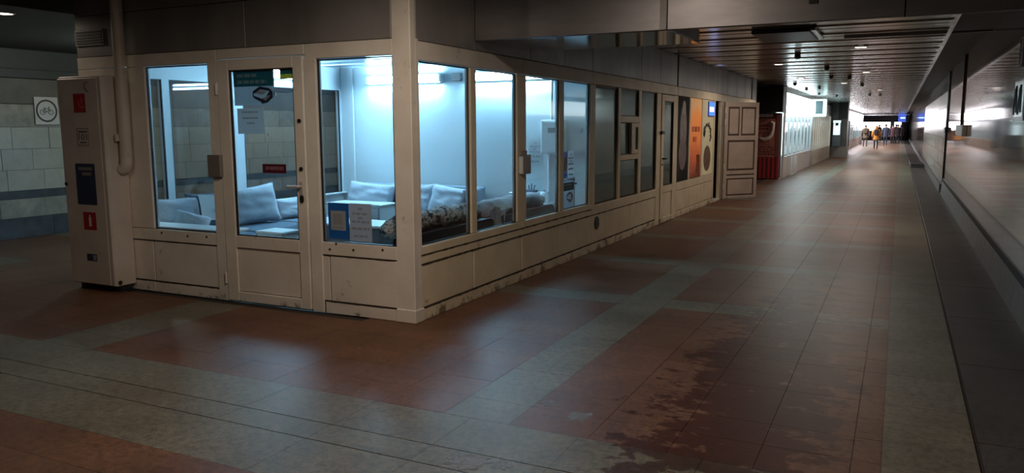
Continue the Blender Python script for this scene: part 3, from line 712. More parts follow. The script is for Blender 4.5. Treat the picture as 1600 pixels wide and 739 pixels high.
def text_paper(plane, a0, a1, z0, z1, at, label, m=M_papergrey, rows=None):
    t = thing('paper_notice', label, 'notice', ((a0 + a1) / 2, at, z0) if plane == 's' else (at, (a0 + a1) / 2, z0))
    (sheet_s if plane == 's' else sheet_l)('sheet', m, t, a0, a1, z0, z1, at)
    w = a1 - a0; h = z1 - z0; c = (a0 + a1) / 2
    rows = rows or [(0.86, 0.2), (0.73, 0.7), (0.62, 0.22), (0.52, 0.78), (0.34, 0.8), (0.14, 0.62)]
    print_lines(t, [(c, z0 + f * h, w * k, 0.016 * h / 0.32 * 1.2) for f, k in rows], plane, at if plane == 's' else at, M_ink if m is None else M_inkgrey, 'text_line')
    return t
blue_poster('s', -4.385, -4.165, 0.655, 0.965, YG, 'blue poster with a white square, low in window left of corner post')
text_paper('s', -4.16, -3.93, 0.645, 0.968, YG - 0.002, 'grey sheet of centred text beside blue poster in short-face window')
xl = KX - 0.037
blue_poster('l', 8.575, 8.725, 1.0, 1.31, xl, 'small blue poster with white square in the fourth long-face window')
text_paper('l', 8.735, 8.93, 0.99, 1.32, xl, 'white sheet of text beside the small blue poster in fourth window', M_paper)
def corner_sofa_picture(parent, plane, c, z, w, at):
    # printed picture of an angular corner sofa: dark plates with light seats
    k = w / 0.22
    P = [[(-.11, .035), (-.03, .075), (.07, .06), (.075, .035), (-.025, .05), (-.10, .015)], [(-.11, .03), (-.10, .012), (-.10, -.02), (-.11, -.005)], [(.07, .06), (.11, .03), (.11, -.02), (.05, -.06), (-.01, -.07), (-.04, -.03), (.03, -.02), (.075, .035)], [(-.11, .0), (-.03, -.02), (-.03, -.05), (-.10, -.02)]]
    L = [[(-.09, .02), (-.025, .045), (.05, .032), (.0, .005)], [(0, -.03), (.06, .0), (.09, .0), (.03, -.045)]]
    for ps, m, o in ((P, M_navy, 0.0), (L, M_papergrey, 0.001)):
        for p in ps:
            q = [(c + u * k, z + v * k) for u, v in p]
            if plane == 's': MB().prism(q, at - 0.001 - o, at - o, 'y').build('sofa_picture', m, parent)
            else: MB().prism(q, at + o, at + o + 0.001, 'x').build('sofa_picture', m, parent)
t = thing('poster', 'teal headed furniture poster picturing a corner sofa, top of the glazed door', 'poster', (-5.15, yd, 1.80))
sheet_s('sheet', mat('pale_blue_paper', (0.52, 0.62, 0.68), 0.6), t, -5.385, -4.915, 1.80, 2.11, yd + 0.002); sheet_s('header', M_teal, t, -5.385, -4.925, 1.965, 2.105, yd + 0.0005, 0.001)
print_lines(t, [(-5.22, 2.06, 0.24, 0.026), (-5.17, 2.005, 0.34, 0.028)], 's', yd + 0.0005, mat('pale_letters', (0.35, 0.62, 0.72), 0.5), 'header_letters')
corner_sofa_picture(t, 's', -5.05, 1.885, 0.23, yd + 0.001)
t = text_paper('s', -5.36, -5.05, 1.55, 1.775, yd + 0.001, 'pale paper with three text lines below the furniture poster on door', mat('pale_paper', (0.62, 0.68, 0.70), 0.7), [(0.85, 0.62), (0.62, 0.6), (0.42, 0.28)])
t = thing('poster', 'small teal and yellow flyer in the upper corner of the door glass', 'poster', (-4.75, yd, 2.03))
sheet_s('sheet', M_yellow, t, -4.845, -4.68, 2.02, 2.115, yd); sheet_s('stripe', M_teal, t, -4.845, -4.68, 2.06, 2.10, yd - 0.001, 0.001)
t = thing('closed_sign', 'maroon sign reading ЗАЧИНЕНО hung inside the glazed door', 'sign', (-4.955, yd, 1.205))
bx('plate', M_maroon, t, -5.09, -4.82, yd, yd + 0.004, 1.205, 1.285)
text('sign_letters', 'ЗАЧИНЕНО', 0.042, (-4.955, yd - 0.0008, 1.245), FACE_S, M_pink, t, width=0.21)
MB().tube([(-4.83, yd + 0.006, 1.285), (-5.01, yd + 0.006, 1.545)], 0.003, 5).tube([(-5.08, yd + 0.006, 1.285), (-5.01, yd + 0.006, 1.545)], 0.0012, 5).build('string', M_paper, t)
MB().disc((-5.01, yd + 0.006, 1.545), 0.013, 'y', 0.008, 12).build('suction_cup', M_paper, t)
t = thing('suction_hook', 'clear suction hook on the door glass above the maroon sign', 'hook', (-4.92, yd, 1.90))
MB().disc((-4.92, yd + 0.006, 1.90), 0.012, 'y', 0.008, 12).build('cup', M_paper, t); MB().tube([(-4.92, yd + 0.01, 1.90), (-4.92, yd + 0.025, 1.895), (-4.92, yd + 0.025, 1.88)], 0.003, 6).build('hook', M_paper, t)
t = thing('poster', 'teal headed sofa leaflet low in the fourth long-face window', 'poster', (xl, 8.75, 0.64))
sheet_l('sheet', mat('pale_blue_paper', (0.52, 0.62, 0.68), 0.6), t, 8.58, 8.93, 0.64, 0.965, xl); sheet_l('header', M_teal, t, 8.58, 8.93, 0.85, 0.945, xl + 0.001, 0.001)
print_lines(t, [(8.74, 0.915, 0.22, 0.02), (8.74, 0.875, 0.26, 0.02)], 'l', xl + 0.001, MATS['pale_letters'], 'header_letters')
corner_sofa_picture(t, 'l', 8.80, 0.76, 0.20, xl + 0.0005)
text_paper('s', -4.38, -4.17, 1.11, 1.44, KB - 0.003, 'white sheet of text on back wall left of the electric box', M_paper)

# posters in the third booth's windows
xp = KX - 0.012
def px_poster(label, y0, y1): return thing('poster', label, 'poster', (xp, (y0 + y1) / 2, 0.62))
t = px_poster('dark poster with a pale blurred standing figure', 13.76, 14.6)
bx('sheet', noisy('dark_print', (0.014, 0.017, 0.016), (0.04, 0.042, 0.036), 2.2, 0.8, 0, 0.15), t, xp - 0.01, xp, 13.75, 14.6, 0.63, 2.125)
def blob(parent, name, y, z, ry, rz, m, o): MB().prism([(y + ry * math.cos(q * math.pi / 12), z + rz * math.sin(q * math.pi / 12)) for q in range(24)], xp + o, xp + o + 0.001, 'x').build(name, m, parent)
M_pp = noisy('dusky_print', (0.19, 0.145, 0.13), (0.34, 0.26, 0.24), 6, 0.4)
M_pd = noisy('dusk_pink_print', (0.14, 0.085, 0.085), (0.24, 0.14, 0.14), 5, 0.4)
blob(t, 'printed_figure', 14.2, 1.55, 0.24, 0.44, M_pp, 0.0); blob(t, 'printed_dress', 14.18, 1.12, 0.28, 0.30, M_pd, 0.001); blob(t, 'printed_head', 14.22, 1.93, 0.12, 0.13, mat('pale_print', (0.42, 0.35, 0.32), 0.4), 0.002)
t = px_poster('glowing orange poster fading to brown at foot', 14.7, 15.62)
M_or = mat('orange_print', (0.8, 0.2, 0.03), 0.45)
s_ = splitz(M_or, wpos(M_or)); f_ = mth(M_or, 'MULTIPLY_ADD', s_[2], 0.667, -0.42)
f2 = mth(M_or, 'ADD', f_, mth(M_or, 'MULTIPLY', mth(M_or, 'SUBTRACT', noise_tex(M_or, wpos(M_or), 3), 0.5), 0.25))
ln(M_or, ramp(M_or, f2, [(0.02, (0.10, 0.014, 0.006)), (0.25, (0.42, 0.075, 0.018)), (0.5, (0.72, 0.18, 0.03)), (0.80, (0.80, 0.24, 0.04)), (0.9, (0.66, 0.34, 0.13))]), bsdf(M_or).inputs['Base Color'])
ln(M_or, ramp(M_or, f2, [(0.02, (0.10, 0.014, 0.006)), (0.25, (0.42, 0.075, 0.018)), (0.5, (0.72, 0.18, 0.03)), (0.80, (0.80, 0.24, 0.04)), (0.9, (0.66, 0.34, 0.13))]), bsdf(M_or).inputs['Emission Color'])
bsdf(M_or).inputs['Emission Strength'].default_value = 0.38     # emission put into the print, in its own colours
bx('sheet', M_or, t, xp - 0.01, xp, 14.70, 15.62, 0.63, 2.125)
print_lines(t, [(15.18, 1.55, 0.62, 0.10), (15.1, 1.36, 0.3, 0.10)], 'l', xp, mat('orange_letters', (0.62, 0.10, 0.02), 0.45), 'poster_letters')
for k in range(4): MB().tube([(xp + 0.002, 15.25 + 0.07 * k, 0.72), (xp + 0.002, 15.33 + 0.06 * k, 0.92 + 0.05 * (k % 2)), (xp + 0.002, 15.28 + 0.06 * k, 1.06)], 0.012, 5).build('printed_glass', mat('orange_brown_print', (0.32, 0.10, 0.035), 0.45), t)
t = px_poster('pale poster with a round dish and green sprig', 15.75, 16.72)
M_cp = noisy('cream_print', (0.50, 0.45, 0.30), (0.62, 0.56, 0.42), 2.5, 0.4); bsdf(M_cp).inputs['Emission Color'].default_value = (0.55, 0.46, 0.25, 1); bsdf(M_cp).inputs['Emission Strength'].default_value = 0.22     # emission added to brighten the print, nothing behind it is lit
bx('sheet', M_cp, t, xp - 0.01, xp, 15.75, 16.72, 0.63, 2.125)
blob(t, 'printed_plate', 16.22, 0.96, 0.30, 0.235, noisy('dish_print', (0.055, 0.022, 0.012), (0.26, 0.12, 0.05), 16, 0.4, lo=0.4, hi=0.6), 0.0)
blob(t, 'printed_rim', 16.22, 0.96, 0.33, 0.26, mat('plate_rim', (0.22, 0.11, 0.06), 0.4), -0.0004)
mb = MB(); pts = [(xp + 0.002, 16.2 + 0.30 * math.cos(a), 1.42 + 0.22 * math.sin(a)) for a in [R(170 - 24 * k) for k in range(9)]]; mb.tube(pts, 0.012, 5)
for k, p in enumerate(pts): mb.prism([(p[1] - 0.10, p[2] - 0.02), (p[1], p[2] + 0.05), (p[1] + 0.11, p[2] + 0.05 * (-1) ** k), (p[1], p[2] - 0.05)], xp, xp + 0.002 + 0.0002 * k, 'x')
mb.build('printed_sprig', mat('sprig_print', (0.10, 0.075, 0.03), 0.4), t)
blob(t, 'printed_leaf', 15.92, 1.50, 0.10, 0.11, mat('leaf_print', (0.03, 0.04, 0.02), 0.4), 0.001)
t = thing('led_sign', 'small lit blue sign with white middle above the dish poster', 'sign', (xp, 16.45, 1.80))
bx('housing', M_black, t, xp + 0.002, xp + 0.02, 16.18, 16.71, 1.80, 2.10)
bx('blue_light', mat('blue_led', (0.02, 0.05, 0.6), 0.4, emit=(0.03, 0.12, 1.0), es=2.6), t, xp + 0.02, xp + 0.026, 16.20, 16.69, 1.82, 2.09)
bx('white_light', mat('white_led', (1, 1, 1), 0.4, emit=(0.8, 0.9, 1.0), es=4.5), t, xp + 0.026, xp + 0.03, 16.25, 16.60, 1.90, 1.99)

# ------------------------------------------------------------------ furniture in the lit room
def pillow(name, label, c, w, h, t, tilt=0, yaw=0, m=M_cush, seed=0, group=None, roll=0):
    o = thing(name, label, 'cushion', c, group)
    rnd = random.Random(seed)
    T = Matrix.Translation(c) @ Matrix.Rotation(R(yaw), 4, 'Z') @ Matrix.Rotation(R(tilt), 4, 'X') @ Matrix.Rotation(R(roll), 4, 'Y')
    ox = rnd.uniform(0, 50)
    def side(sg):
        def fn(u, v):
            a, b = 2 * u - 1, 2 * v - 1
            pin = 1 - 0.10 * (1 - abs(a) ** 2) * abs(b) ** 4 - 0.0; pin2 = 1 - 0.10 * (1 - abs(b) ** 2) * abs(a) ** 4
            th = (max(0, 1 - a ** 4) * max(0, 1 - b ** 4)) ** 0.45
            wr = noise.noise(Vector((a * 1.2 + ox, b * 2.6, sg))) * 0.10 + noise.noise(Vector((a * 2 + b * 3 + ox, b - a * 2, 3 + sg))) * 0.12
            return (a * w / 2 * pin2, sg * t / 2 * th * (1 + 1.4 * wr), h / 2 + b * h / 2 * pin)
        return fn
    mb = MB()
    mb.grid(side(1), 21, 21, 0, T); mb.grid(side(-1), 21, 21, 0, T)
    mb.build('cover', m, o)
    pts = []
    for k in range(41):
        q = k / 40 * 4; s_ = int(q) % 4; f = q - int(q); a, b = [(-1 + 2 * f, -1), (1, -1 + 2 * f), (1 - 2 * f, 1), (-1, 1 - 2 * f)][s_]
        pin = 1 - 0.10 * (1 - a * a) * abs(b) ** 4; pin2 = 1 - 0.10 * (1 - b * b) * abs(a) ** 4
        pts.append((a * w / 2 * pin2, 0, h / 2 + b * h / 2 * pin))
    MB().tube(pts, 0.006, 5, T=T).build('piping', m, o)
    return o
sf = thing('sofa', 'slate blue sofa under the far side windows of the lit kiosk', 'sofa', (-6.9, 7.4, 0))
MB().box(-7.20, -6.42, 5.75, 8.45, 0.10, 0.30, b=0.02).build('base', M_sofad, sf)
for y0, y1 in ((5.76, 6.64), (6.66, 7.54), (7.56, 8.44)): bx('seat_cushion', M_sofad, sf, -7.19, -6.42, y0, y1, 0.30, 0.445, b=0.035)
bx('backrest', M_sofad, sf, -7.20, -7.06, 5.75, 8.45, 0.44, 0.62, b=0.03)
for y in (5.85, 8.35):
    for x in (-7.12, -6.5): bx('leg', M_black, sf, x - 0.03, x + 0.03, y - 0.03, y + 0.03, 0, 0.10)
ot = thing('ottoman', 'low slate blue ottoman before the side sofa', 'ottoman', (-6.0, 6.5, 0))
bx('seat_pad', M_sofa, ot, -6.38, -5.62, 6.05, 6.78, 0.22, 0.40, b=0.03); bx('base', M_sofad, ot, -6.36, -5.64, 6.04, 6.76, 0.06, 0.22, b=0.01)
for x in (-6.3, -5.7):
    for y in (6.1, 6.7): bx('foot', M_black, ot, x - 0.03, x + 0.03, y - 0.03, y + 0.03, 0, 0.06)
pillow('cushion', 'large wrinkled pale cushion leaning by the middle of side sofa', (-6.99, 7.20, 0.445), 0.70, 0.47, 0.24, tilt=-14, yaw=72, m=M_cush, seed=2, roll=-5)
pillow('cushion', 'lower pale cushion next to the large wrinkled one on side sofa', (-6.99, 7.86, 0.445), 0.52, 0.26, 0.18, tilt=-18, yaw=75, m=M_cush, seed=4)
pillow('cushion', 'pale cushion upright at the near end of side sofa', (-6.98, 6.06, 0.445), 0.56, 0.42, 0.18, tilt=-14, yaw=78, m=M_cush, seed=5)
pillow('cushion', 'small tipped cushion in front of the upright near-end cushion', (-6.72, 5.92, 0.445), 0.38, 0.30, 0.14, tilt=-28, yaw=60, m=M_cush, seed=6, roll=20)
pillow('cushion', 'dark slate cushion with a white sheet over its top', (-6.98, 6.50, 0.445), 0.56, 0.44, 0.24, tilt=-8, yaw=80, m=M_sofad, seed=7)
t = thing('paper_sheet', 'white sheet lying over the dark slate cushion', 'paper', (-6.86, 6.47, 0.6))
Tp = Matrix.Translation((-6.86, 6.47, 0.735)) @ Matrix.Rotation(R(80), 4, 'Z') @ Matrix.Rotation(R(-12), 4, 'X')
MB().grid(lambda u, v: ((u - 0.5) * 0.42, -0.015 * math.sin(v * 3) - 0.02 * (u - 0.5) ** 2, (v - 0.5) * 0.28 - 0.04 * u), 6, 5, T=Tp).grid(lambda u, v: ((u - 0.5) * 0.42, 0.002 - 0.015 * math.sin(v * 3) - 0.02 * (u - 0.5) ** 2, (v - 0.5) * 0.28 - 0.04 * u), 6, 5, T=Tp).build('sheet', M_paper, t)
MB().box(-0.05, 0.08, -0.024, -0.018, -0.05, -0.035, T=Tp).build('print_line', M_inkgrey, t)
# back sofa
sb = thing('sofa', 'grey blue sofa along the back wall with three cushions', 'sofa', (-6.0, 8.95, 0))
bx('base', M_sofad, sb, -6.98, -4.97, 8.50, 9.36, 0.10, 0.28, b=0.02)
for x0, x1 in ((-6.97, -6.31), (-6.30, -5.65), (-5.64, -4.98)): bx('seat_cushion', M_sofa, sb, x0, x1, 8.48, 9.22, 0.28, 0.43, b=0.035)
bx('backrest', M_sofa, sb, -6.98, -4.97, 9.22, 9.37, 0.28, 0.815, b=0.02)
bx('armrest', M_sofa, sb, -5.10, -4.96, 8.95, 9.24, 0.43, 0.80, b=0.02)
for x in (-6.9, -5.05):
    for y in (8.6, 9.3): bx('leg', M_black, sb, x - 0.03, x + 0.03, y - 0.03, y + 0.03, 0, 0.10)
pillow('cushion', 'big grey blue cushion at the column end of back sofa', (-6.66, 9.02, 0.43), 0.82, 0.42, 0.22, tilt=-16, m=M_cush, seed=11, roll=3)
pillow('cushion', 'middle grey blue cushion on the back sofa', (-5.90, 9.03, 0.43), 0.66, 0.41, 0.22, tilt=-16, m=M_cush, seed=12, roll=-4)
pillow('cushion', 'grey blue cushion at the open end of back sofa', (-5.36, 8.98, 0.43), 0.66, 0.41, 0.24, tilt=-18, yaw=-6, m=M_cush, seed=13, roll=6)
# tables and cabinet
tb = thing('low_table', 'white topped low table with grey side boards', 'table', (-5.5, 6.95, 0))
bx('table_top', M_room, tb, -6.05, -4.90, 6.84, 7.34, 0.535, 0.56, b=0.005)
bx('side_board', mat('grey_board', (0.16, 0.165, 0.18), 0.5), tb, -4.945, -4.92, 6.88, 7.30, 0.22, 0.535); bx('side_board', MATS['grey_board'], tb, -6.03, -6.005, 6.88, 7.30, 0.06, 0.535); bx('side_board', MATS['grey_board'], tb, -6.0, -4.95, 6.88, 6.905, 0.22, 0.535)
bx('shelf', M_room, tb, -6.02, -4.90, 6.86, 7.32, 0.18, 0.21, b=0.004); bx('plinth', MATS['grey_board'], tb, -5.95, -4.97, 6.93, 7.27, 0.0, 0.18)
cb = thing('side_cabinet', 'small white cabinet behind the low table', 'cabinet', (-5.6, 7.65, 0))
bx('body', M_room, cb, -6.15, -5.39, 7.52, 7.85, 0.05, 0.69, b=0.004); bx('top', M_pvc, cb, -6.16, -5.37, 7.50, 7.86, 0.69, 0.71, b=0.004); bx('door', M_pvc, cb, -6.14, -5.77, 7.505, 7.52, 0.08, 0.67, b=0.003); bx('door', M_pvc, cb, -5.76, -5.40, 7.505, 7.52, 0.08, 0.67, b=0.003)
MB().tube([(-5.79, 7.495, 0.42), (-5.79, 7.495, 0.5)], 0.006, 6).tube([(-5.74, 7.495, 0.42), (-5.74, 7.495, 0.5)], 0.006, 6).build('handle', M_chrome, cb); bx('plinth', M_dark, cb, -6.1, -5.43, 7.55, 7.83, 0, 0.05)
fr = thing('bin', 'small white box behind the glazed door', 'box', (-5.5, 5.75, 0))
bx('body', M_pvc, fr, -5.58, -5.26, 5.74, 6.0, 0.0, 0.58, b=0.01); bx('lid', M_room, fr, -5.59, -5.25, 5.73, 6.01, 0.58, 0.61, b=0.008)
t = thing('phone', 'dark phone lying on the low ottoman', 'phone', (-6.15, 6.4, 0.40)); bx('case', M_black, t, -6.24, -6.08, 6.36, 6.44, 0.40, 0.41, b=0.003); bx('screen', M_papergrey, t, -6.17, -6.085, 6.365, 6.435, 0.41, 0.4115)
t = thing('remote_control', 'dark remote control near phone on the ottoman', 'remote', (-5.95, 6.2, 0.40)); bx('case', M_black, t, -6.10, -5.92, 6.18, 6.23, 0.40, 0.418, b=0.004); MB().disc((-5.94, 6.205, 0.419), 0.012, 'z', 0.004, 8).build('button', M_labwhite, t)
# black settees against the long-face windows
def settee(y0, y1, label):
    o = thing('settee', label, 'sofa', (-3.95, (y0 + y1) / 2, 0))
    r = 0.10; z1 = 0.69
    pts = [(y0, 0.12), (y1, 0.12), (y1, z1 - r)] + [(y1 - r + r * math.cos(a), z1 - r + r * math.sin(a)) for a in (R(22), R(45), R(68))] + [(y1 - r, z1), (y0 + r, z1)] + [(y0 + r + r * math.cos(a), z1 - r + r * math.sin(a)) for a in (R(112), R(135), R(158))] + [(y0, z1 - r)]
    MB().prism(pts, -3.90, -3.66, 'x').build('backrest', M_leather, o)
    MB().tube([(-3.66, p[0], p[1]) for p in pts[2:]], 0.007, 5).build('piping', M_leather, o)
    n = 2
    for k in range(n):
        a = y0 + 0.09 + (y1 - y0 - 0.18) * k / n; b = y0 + 0.09 + (y1 - y0 - 0.18) * (k + 1) / n
        bx('seat_cushion', M_leather, o, -4.48, -3.90, a + 0.004, b - 0.004, 0.30, 0.43, b=0.03)
    bx('base', M_leather, o, -4.46, -3.90, y0 + 0.02, y1 - 0.02, 0.12, 0.30, b=0.01)
    for a in (y0, y1 - 0.085): bx('armrest', M_leather, o, -4.48, -3.90, a, a + 0.085, 0.12, 0.58, b=0.025)
    for x in (-4.4, -3.75):
        for y in (y0 + 0.1, y1 - 0.1): MB().tube([(x, y, 0), (x, y, 0.12)], 0.02, 8).build('leg', M_chrome, o)
settee(5.62, 7.08, 'black leatherette settee under the camouflage blanket roll')
settee(7.20, 8.64, 'black leatherette settee under the grey duvet')
def roll(name, label, m, path, rad, flat=0.75, seed=0, nu=60, nv=18, amp=0.3, cat='blanket'):
    o = thing(name, label, cat, path[0]); P = [Vector(p) for p in path]
    def fn(u, v):
        f = u * (len(P) - 1); i = min(int(f), len(P) - 2); q = P[i].lerp(P[i + 1], f - i); ri = rad[i] + (rad[i + 1] - rad[i]) * (f - i)
        e = min(1, 9 * u, 9 * (1 - u)) ** 0.5 if 0 < u < 1 else 0.02
        a = 2 * math.pi * v; k = 1 + amp * (noise.noise(Vector((math.cos(a) * 1.3 + seed, math.sin(a) * 1.3, u * 16))) + 0.6 * noise.noise(Vector((math.cos(a) * 3 + u * 9, math.sin(a) * 3 + seed, u * 30))))
        return (q.x + ri * k * e * math.cos(a) * 1.15, q.y, q.z + ri * k * e * math.sin(a) * flat)
    MB().grid(fn, nu, nv).build('cloth', m, o); return o
rc_ = roll('blanket', 'camouflage blanket rolled along the first settee back', M_camo, [(-3.86, 5.47, 0.72), (-3.84, 5.7, 0.765), (-3.84, 6.4, 0.775), (-3.84, 7.06, 0.76)], [0.10, 0.115, 0.12, 0.10], 0.72, 1)
fl_ = MB().grid(lambda u, v: (-3.655 + 0.02 * math.sin(9 * u + 5 * v), 5.47 + 0.13 * u + 0.02 * math.sin(v * 7), 0.74 - 0.36 * v), 7, 12).grid(lambda u, v: (-3.662 + 0.02 * math.sin(9 * u + 5 * v), 5.47 + 0.13 * u + 0.02 * math.sin(v * 7), 0.74 - 0.36 * v), 7, 12)
fl_.build('hanging_end', M_camo, rc_)
dv_ = roll('duvet', 'grey duvet bundled over the second settee back', M_duvet, [(-3.86, 7.02, 0.71), (-3.83, 7.25, 0.745), (-3.85, 7.9, 0.76), (-3.85, 8.35, 0.755), (-3.88, 8.70, 0.74)], [0.12, 0.13, 0.12, 0.115, 0.10], 0.75, 5, amp=0.22)
MB().grid(lambda u, v: (-3.66 - 0.03 * math.cos(u * 6.3) * v + 0.015 * math.sin(u * 14), 7.02 + 0.30 * u + 0.05 * (0.5 - u) * v, 0.77 - 0.30 * v + 0.03 * math.sin(u * 5)), 16, 10).grid(lambda u, v: (-3.67 - 0.03 * math.cos(u * 6.3) * v + 0.015 * math.sin(u * 14), 7.02 + 0.30 * u + 0.05 * (0.5 - u) * v, 0.77 - 0.30 * v + 0.03 * math.sin(u * 5)), 16, 10).build('hanging_fold', M_duvet, dv_)
# back-right corner
ct = thing('counter', 'narrow white counter in the corner below the electric box', 'counter', (-4.1, 9.2, 0))
bx('top', M_pvc, ct, -4.55, -3.98, 9.02, 9.44, 0.60, 0.635, b=0.004); bx('side_panel', M_room, ct, -4.53, -4.51, 9.05, 9.43, 0, 0.60); bx('side_panel', M_room, ct, -4.02, -4.0, 9.05, 9.43, 0, 0.60); bx('front_panel', MATS['grey_board'], ct, -4.51, -4.02, 9.10, 9.12, 0.02, 0.60)
t = thing('storage_box', 'white storage box on counter with a pen pot on it', 'box', (-4.33, 9.25, 0.635)); bx('body', M_pvc, t, -4.50, -4.16, 9.12, 9.38, 0.635, 0.745, b=0.008); bx('lid', M_room, t, -4.51, -4.15, 9.11, 9.39, 0.745, 0.765, b=0.005)
t = thing('desk_tray', 'dark tray with pens on the white storage box', 'tray', (-4.25, 9.25, 0.765)); bx('tray', M_navy, t, -4.34, -4.17, 9.19, 9.31, 0.765, 0.795, b=0.006)
for k in range(3): MB().tube([(-4.27 + 0.03 * k, 9.25, 0.79), (-4.28 + 0.045 * k, 9.25, 0.88 - 0.02 * abs(k - 1))], 0.006, 6).build('pen', M_black, t)
t = thing('water_jug', 'pale round jug on counter beside the storage box', 'jug', (-4.06, 9.25, 0.635)); MB().tube([(-4.06, 9.25, 0.636), (-4.06, 9.25, 0.72), (-4.06, 9.25, 0.77), (-4.06, 9.25, 0.78)], [0.062, 0.066, 0.05, 0.03], 16).build('body', M_pvc, t); MB().tube([(-4.06, 9.25, 0.78), (-4.06, 9.25, 0.80)], 0.02, 10).build('lid', M_papergrey, t)
t = thing('electric_box', 'white electric distribution box on kiosk back wall', 'electric box', (-4.0, KB, 1.26)); bx('body', M_pvc, t, -4.14, -3.83, KB - 0.12, KB, 1.26, 1.69, b=0.006); bx('door', M_room, t, -4.13, -3.84, KB - 0.128, KB - 0.12, 1.28, 1.67, b=0.003); bx('breaker_window', mat('smoked_window', (0.12, 0.16, 0.19), 0.2), t, -4.04, -3.93, KB - 0.133, KB - 0.128, 1.53, 1.59)
t = thing('conduit', 'white vertical conduit below and above the electric box', 'pipe', (-4.05, KB, 0.635)); MB().tube([(-4.06, KB - 0.03, 0.64), (-4.06, KB - 0.03, 1.26)], 0.024, 10).build('lower_pipe', M_pvc, t); MB().tube([(-4.03, KB - 0.03, 1.69), (-4.03, KB - 0.03, 2.44)], 0.018, 10).build('upper_pipe', M_pvc, t)
pc = thing('plastic_chair', 'white plastic chair with dark curved armrest in the fourth window', 'chair', (-3.75, 9.05, 0))
MB().grid(lambda u, v: (-3.66 - 0.05 * math.sin(u * 3.14), 8.97 + 0.34 * u, 0.42 + 0.55 * v + 0.05 * math.sin(u * 3.14) * v), 9, 7).grid(lambda u, v: (-3.675 - 0.05 * math.sin(u * 3.14), 8.97 + 0.34 * u, 0.42 + 0.55 * v + 0.05 * math.sin(u * 3.14) * v), 9, 7).build('backrest', M_pvc, pc)
bx('seat', M_pvc, pc, -3.94, -3.68, 8.98, 9.30, 0.40, 0.43); MB().tube([(-3.60, 8.99, 0.94), (-3.60, 8.985, 0.80), (-3.60, 9.03, 0.78), (-3.60, 9.05, 0.86), (-3.60, 9.10, 0.91), (-3.60, 9.2, 0.90)], 0.012, 7).build('armrest', M_blueprint, pc)
for x in (-3.92, -3.7):
    for y in (9.0, 9.28): MB().tube([(x, y, 0), (x, y, 0.41)], 0.014, 7).build('leg', M_pvc, pc)
# strip lights
def strip_light(c, along, label):
    o = thing('strip_light', label, 'light', c); L = 1.22
    def B(u0, u1, d0, d1, z0, z1):
        return (c[0] + u0, c[0] + u1, c[1] - d1, c[1] - d0, c[2] + z0, c[2] + z1) if along == 'x' else (c[0] + d0, c[0] + d1, c[1] + u0, c[1] + u1, c[2] + z0, c[2] + z1)
    bx('housing', M_pvc, o, *B(-L / 2, L / 2, 0, 0.035, -0.06, 0.06), b=0.004)
    for s in (-1, 1): bx('lamp_holder', M_pvc, o, *B(s * L / 2 - 0.02, s * L / 2 + 0.02, 0.0, 0.085, -0.055, 0.055), b=0.004)
    for dz in (-0.03, 0.03):
        p = [(-L / 2 + 0.02, 0), (L / 2 - 0.02, 0)]
        q = [(c[0] + u, c[1] - 0.06, c[2] + dz) if along == 'x' else (c[0] + 0.06, c[1] + u, c[2] + dz) for u, _ in p]
        MB().tube(q, 0.013, 10).build('tube_lamp', M_tube, o)
strip_light((-6.28, KB - 0.001, 2.27), 'x', 'lit twin tube light on back wall nearer the corner column')
strip_light((-4.66, KB - 0.001, 2.27), 'x', 'lit twin tube light on back wall nearer the electric box')
strip_light((KW + 0.075, 8.15, 2.30), 'y', 'lit twin tube light above the far side windows')

# ------------------------------------------------------------------ fire cabinet, pipe, vent by the short face
fc = thing('fire_cabinet', 'tall white fire hose cabinet with red stickers beside the kiosk', 'cabinet', (-7.11, 5.2, 0))
FX0, FX1, FY, FZ0, FZ1 = -7.43, -6.80, 5.08, 0.065, 2.10
bx('body', M_cab, fc, FX0, FX1, FY + 0.02, KY - 0.004, FZ0, FZ1, b=0.006); bx('door', M_cab, fc, FX0 + 0.004, FX1 - 0.05, FY, FY + 0.02, FZ0 + 0.01, FZ1 - 0.02, b=0.005); bx('hinge_strip', M_cab, fc, FX1 - 0.045, FX1, FY + 0.002, FY + 0.02, FZ0 + 0.01, FZ1 - 0.01, b=0.004)
for x in (FX0 + 0.05, FX1 - 0.06): bx('foot', M_black, fc, x - 0.03, x + 0.03, FY + 0.08, KY - 0.03, 0, FZ0)
MB().disc((FX0 + 0.03, FY - 0.003, 1.06), 0.018, 'y', 0.012, 12).build('lock', M_black, fc)
MB().disc((FX1 + 0.002, FY + 0.06, 0.10), 0.022, 'x', 0.01, 12).build('cable_hole', M_black, fc)
l = bx('hose_sticker', M_redlab, fc, -7.20, -7.03, FY - 0.0015, FY, 1.755, 1.935)
MB().box(-7.13, -7.04, FY - 0.003, FY - 0.0015, 1.80, 1.815).box(-7.085, -7.075, FY - 0.003, FY - 0.0015, 1.765, 1.90).box(-7.13, -7.12, FY - 0.003, FY - 0.0015, 1.80, 1.87).build('hose_symbol', mat('faded_red', (0.55, 0.13, 0.12), 0.5), l)
l = bx('phone_sticker', mat('pale_sticker', (0.55, 0.51, 0.48), 0.5), fc, -7.19, -7.01, FY - 0.0015, FY, 1.435, 1.61)
M_brown = mat('brown_print', (0.13, 0.075, 0.065), 0.6)
mb = MB()
for q in ((-7.185, -7.015, 1.60, 1.605), (-7.185, -7.015, 1.44, 1.445), (-7.185, -7.18, 1.44, 1.605), (-7.02, -7.015, 1.44, 1.605), (-7.16, -7.04, 1.565, 1.580), (-7.15, -7.05, 1.462, 1.474)): mb.box(q[0], q[1], FY - 0.0025, FY - 0.0015, q[2], q[3])
mb.build('sticker_print', M_brown, l); text('sticker_number', '101', 0.085, (-7.10, FY - 0.002, 1.52), FACE_S, M_brown, l, ext=0.0005, width=0.12)
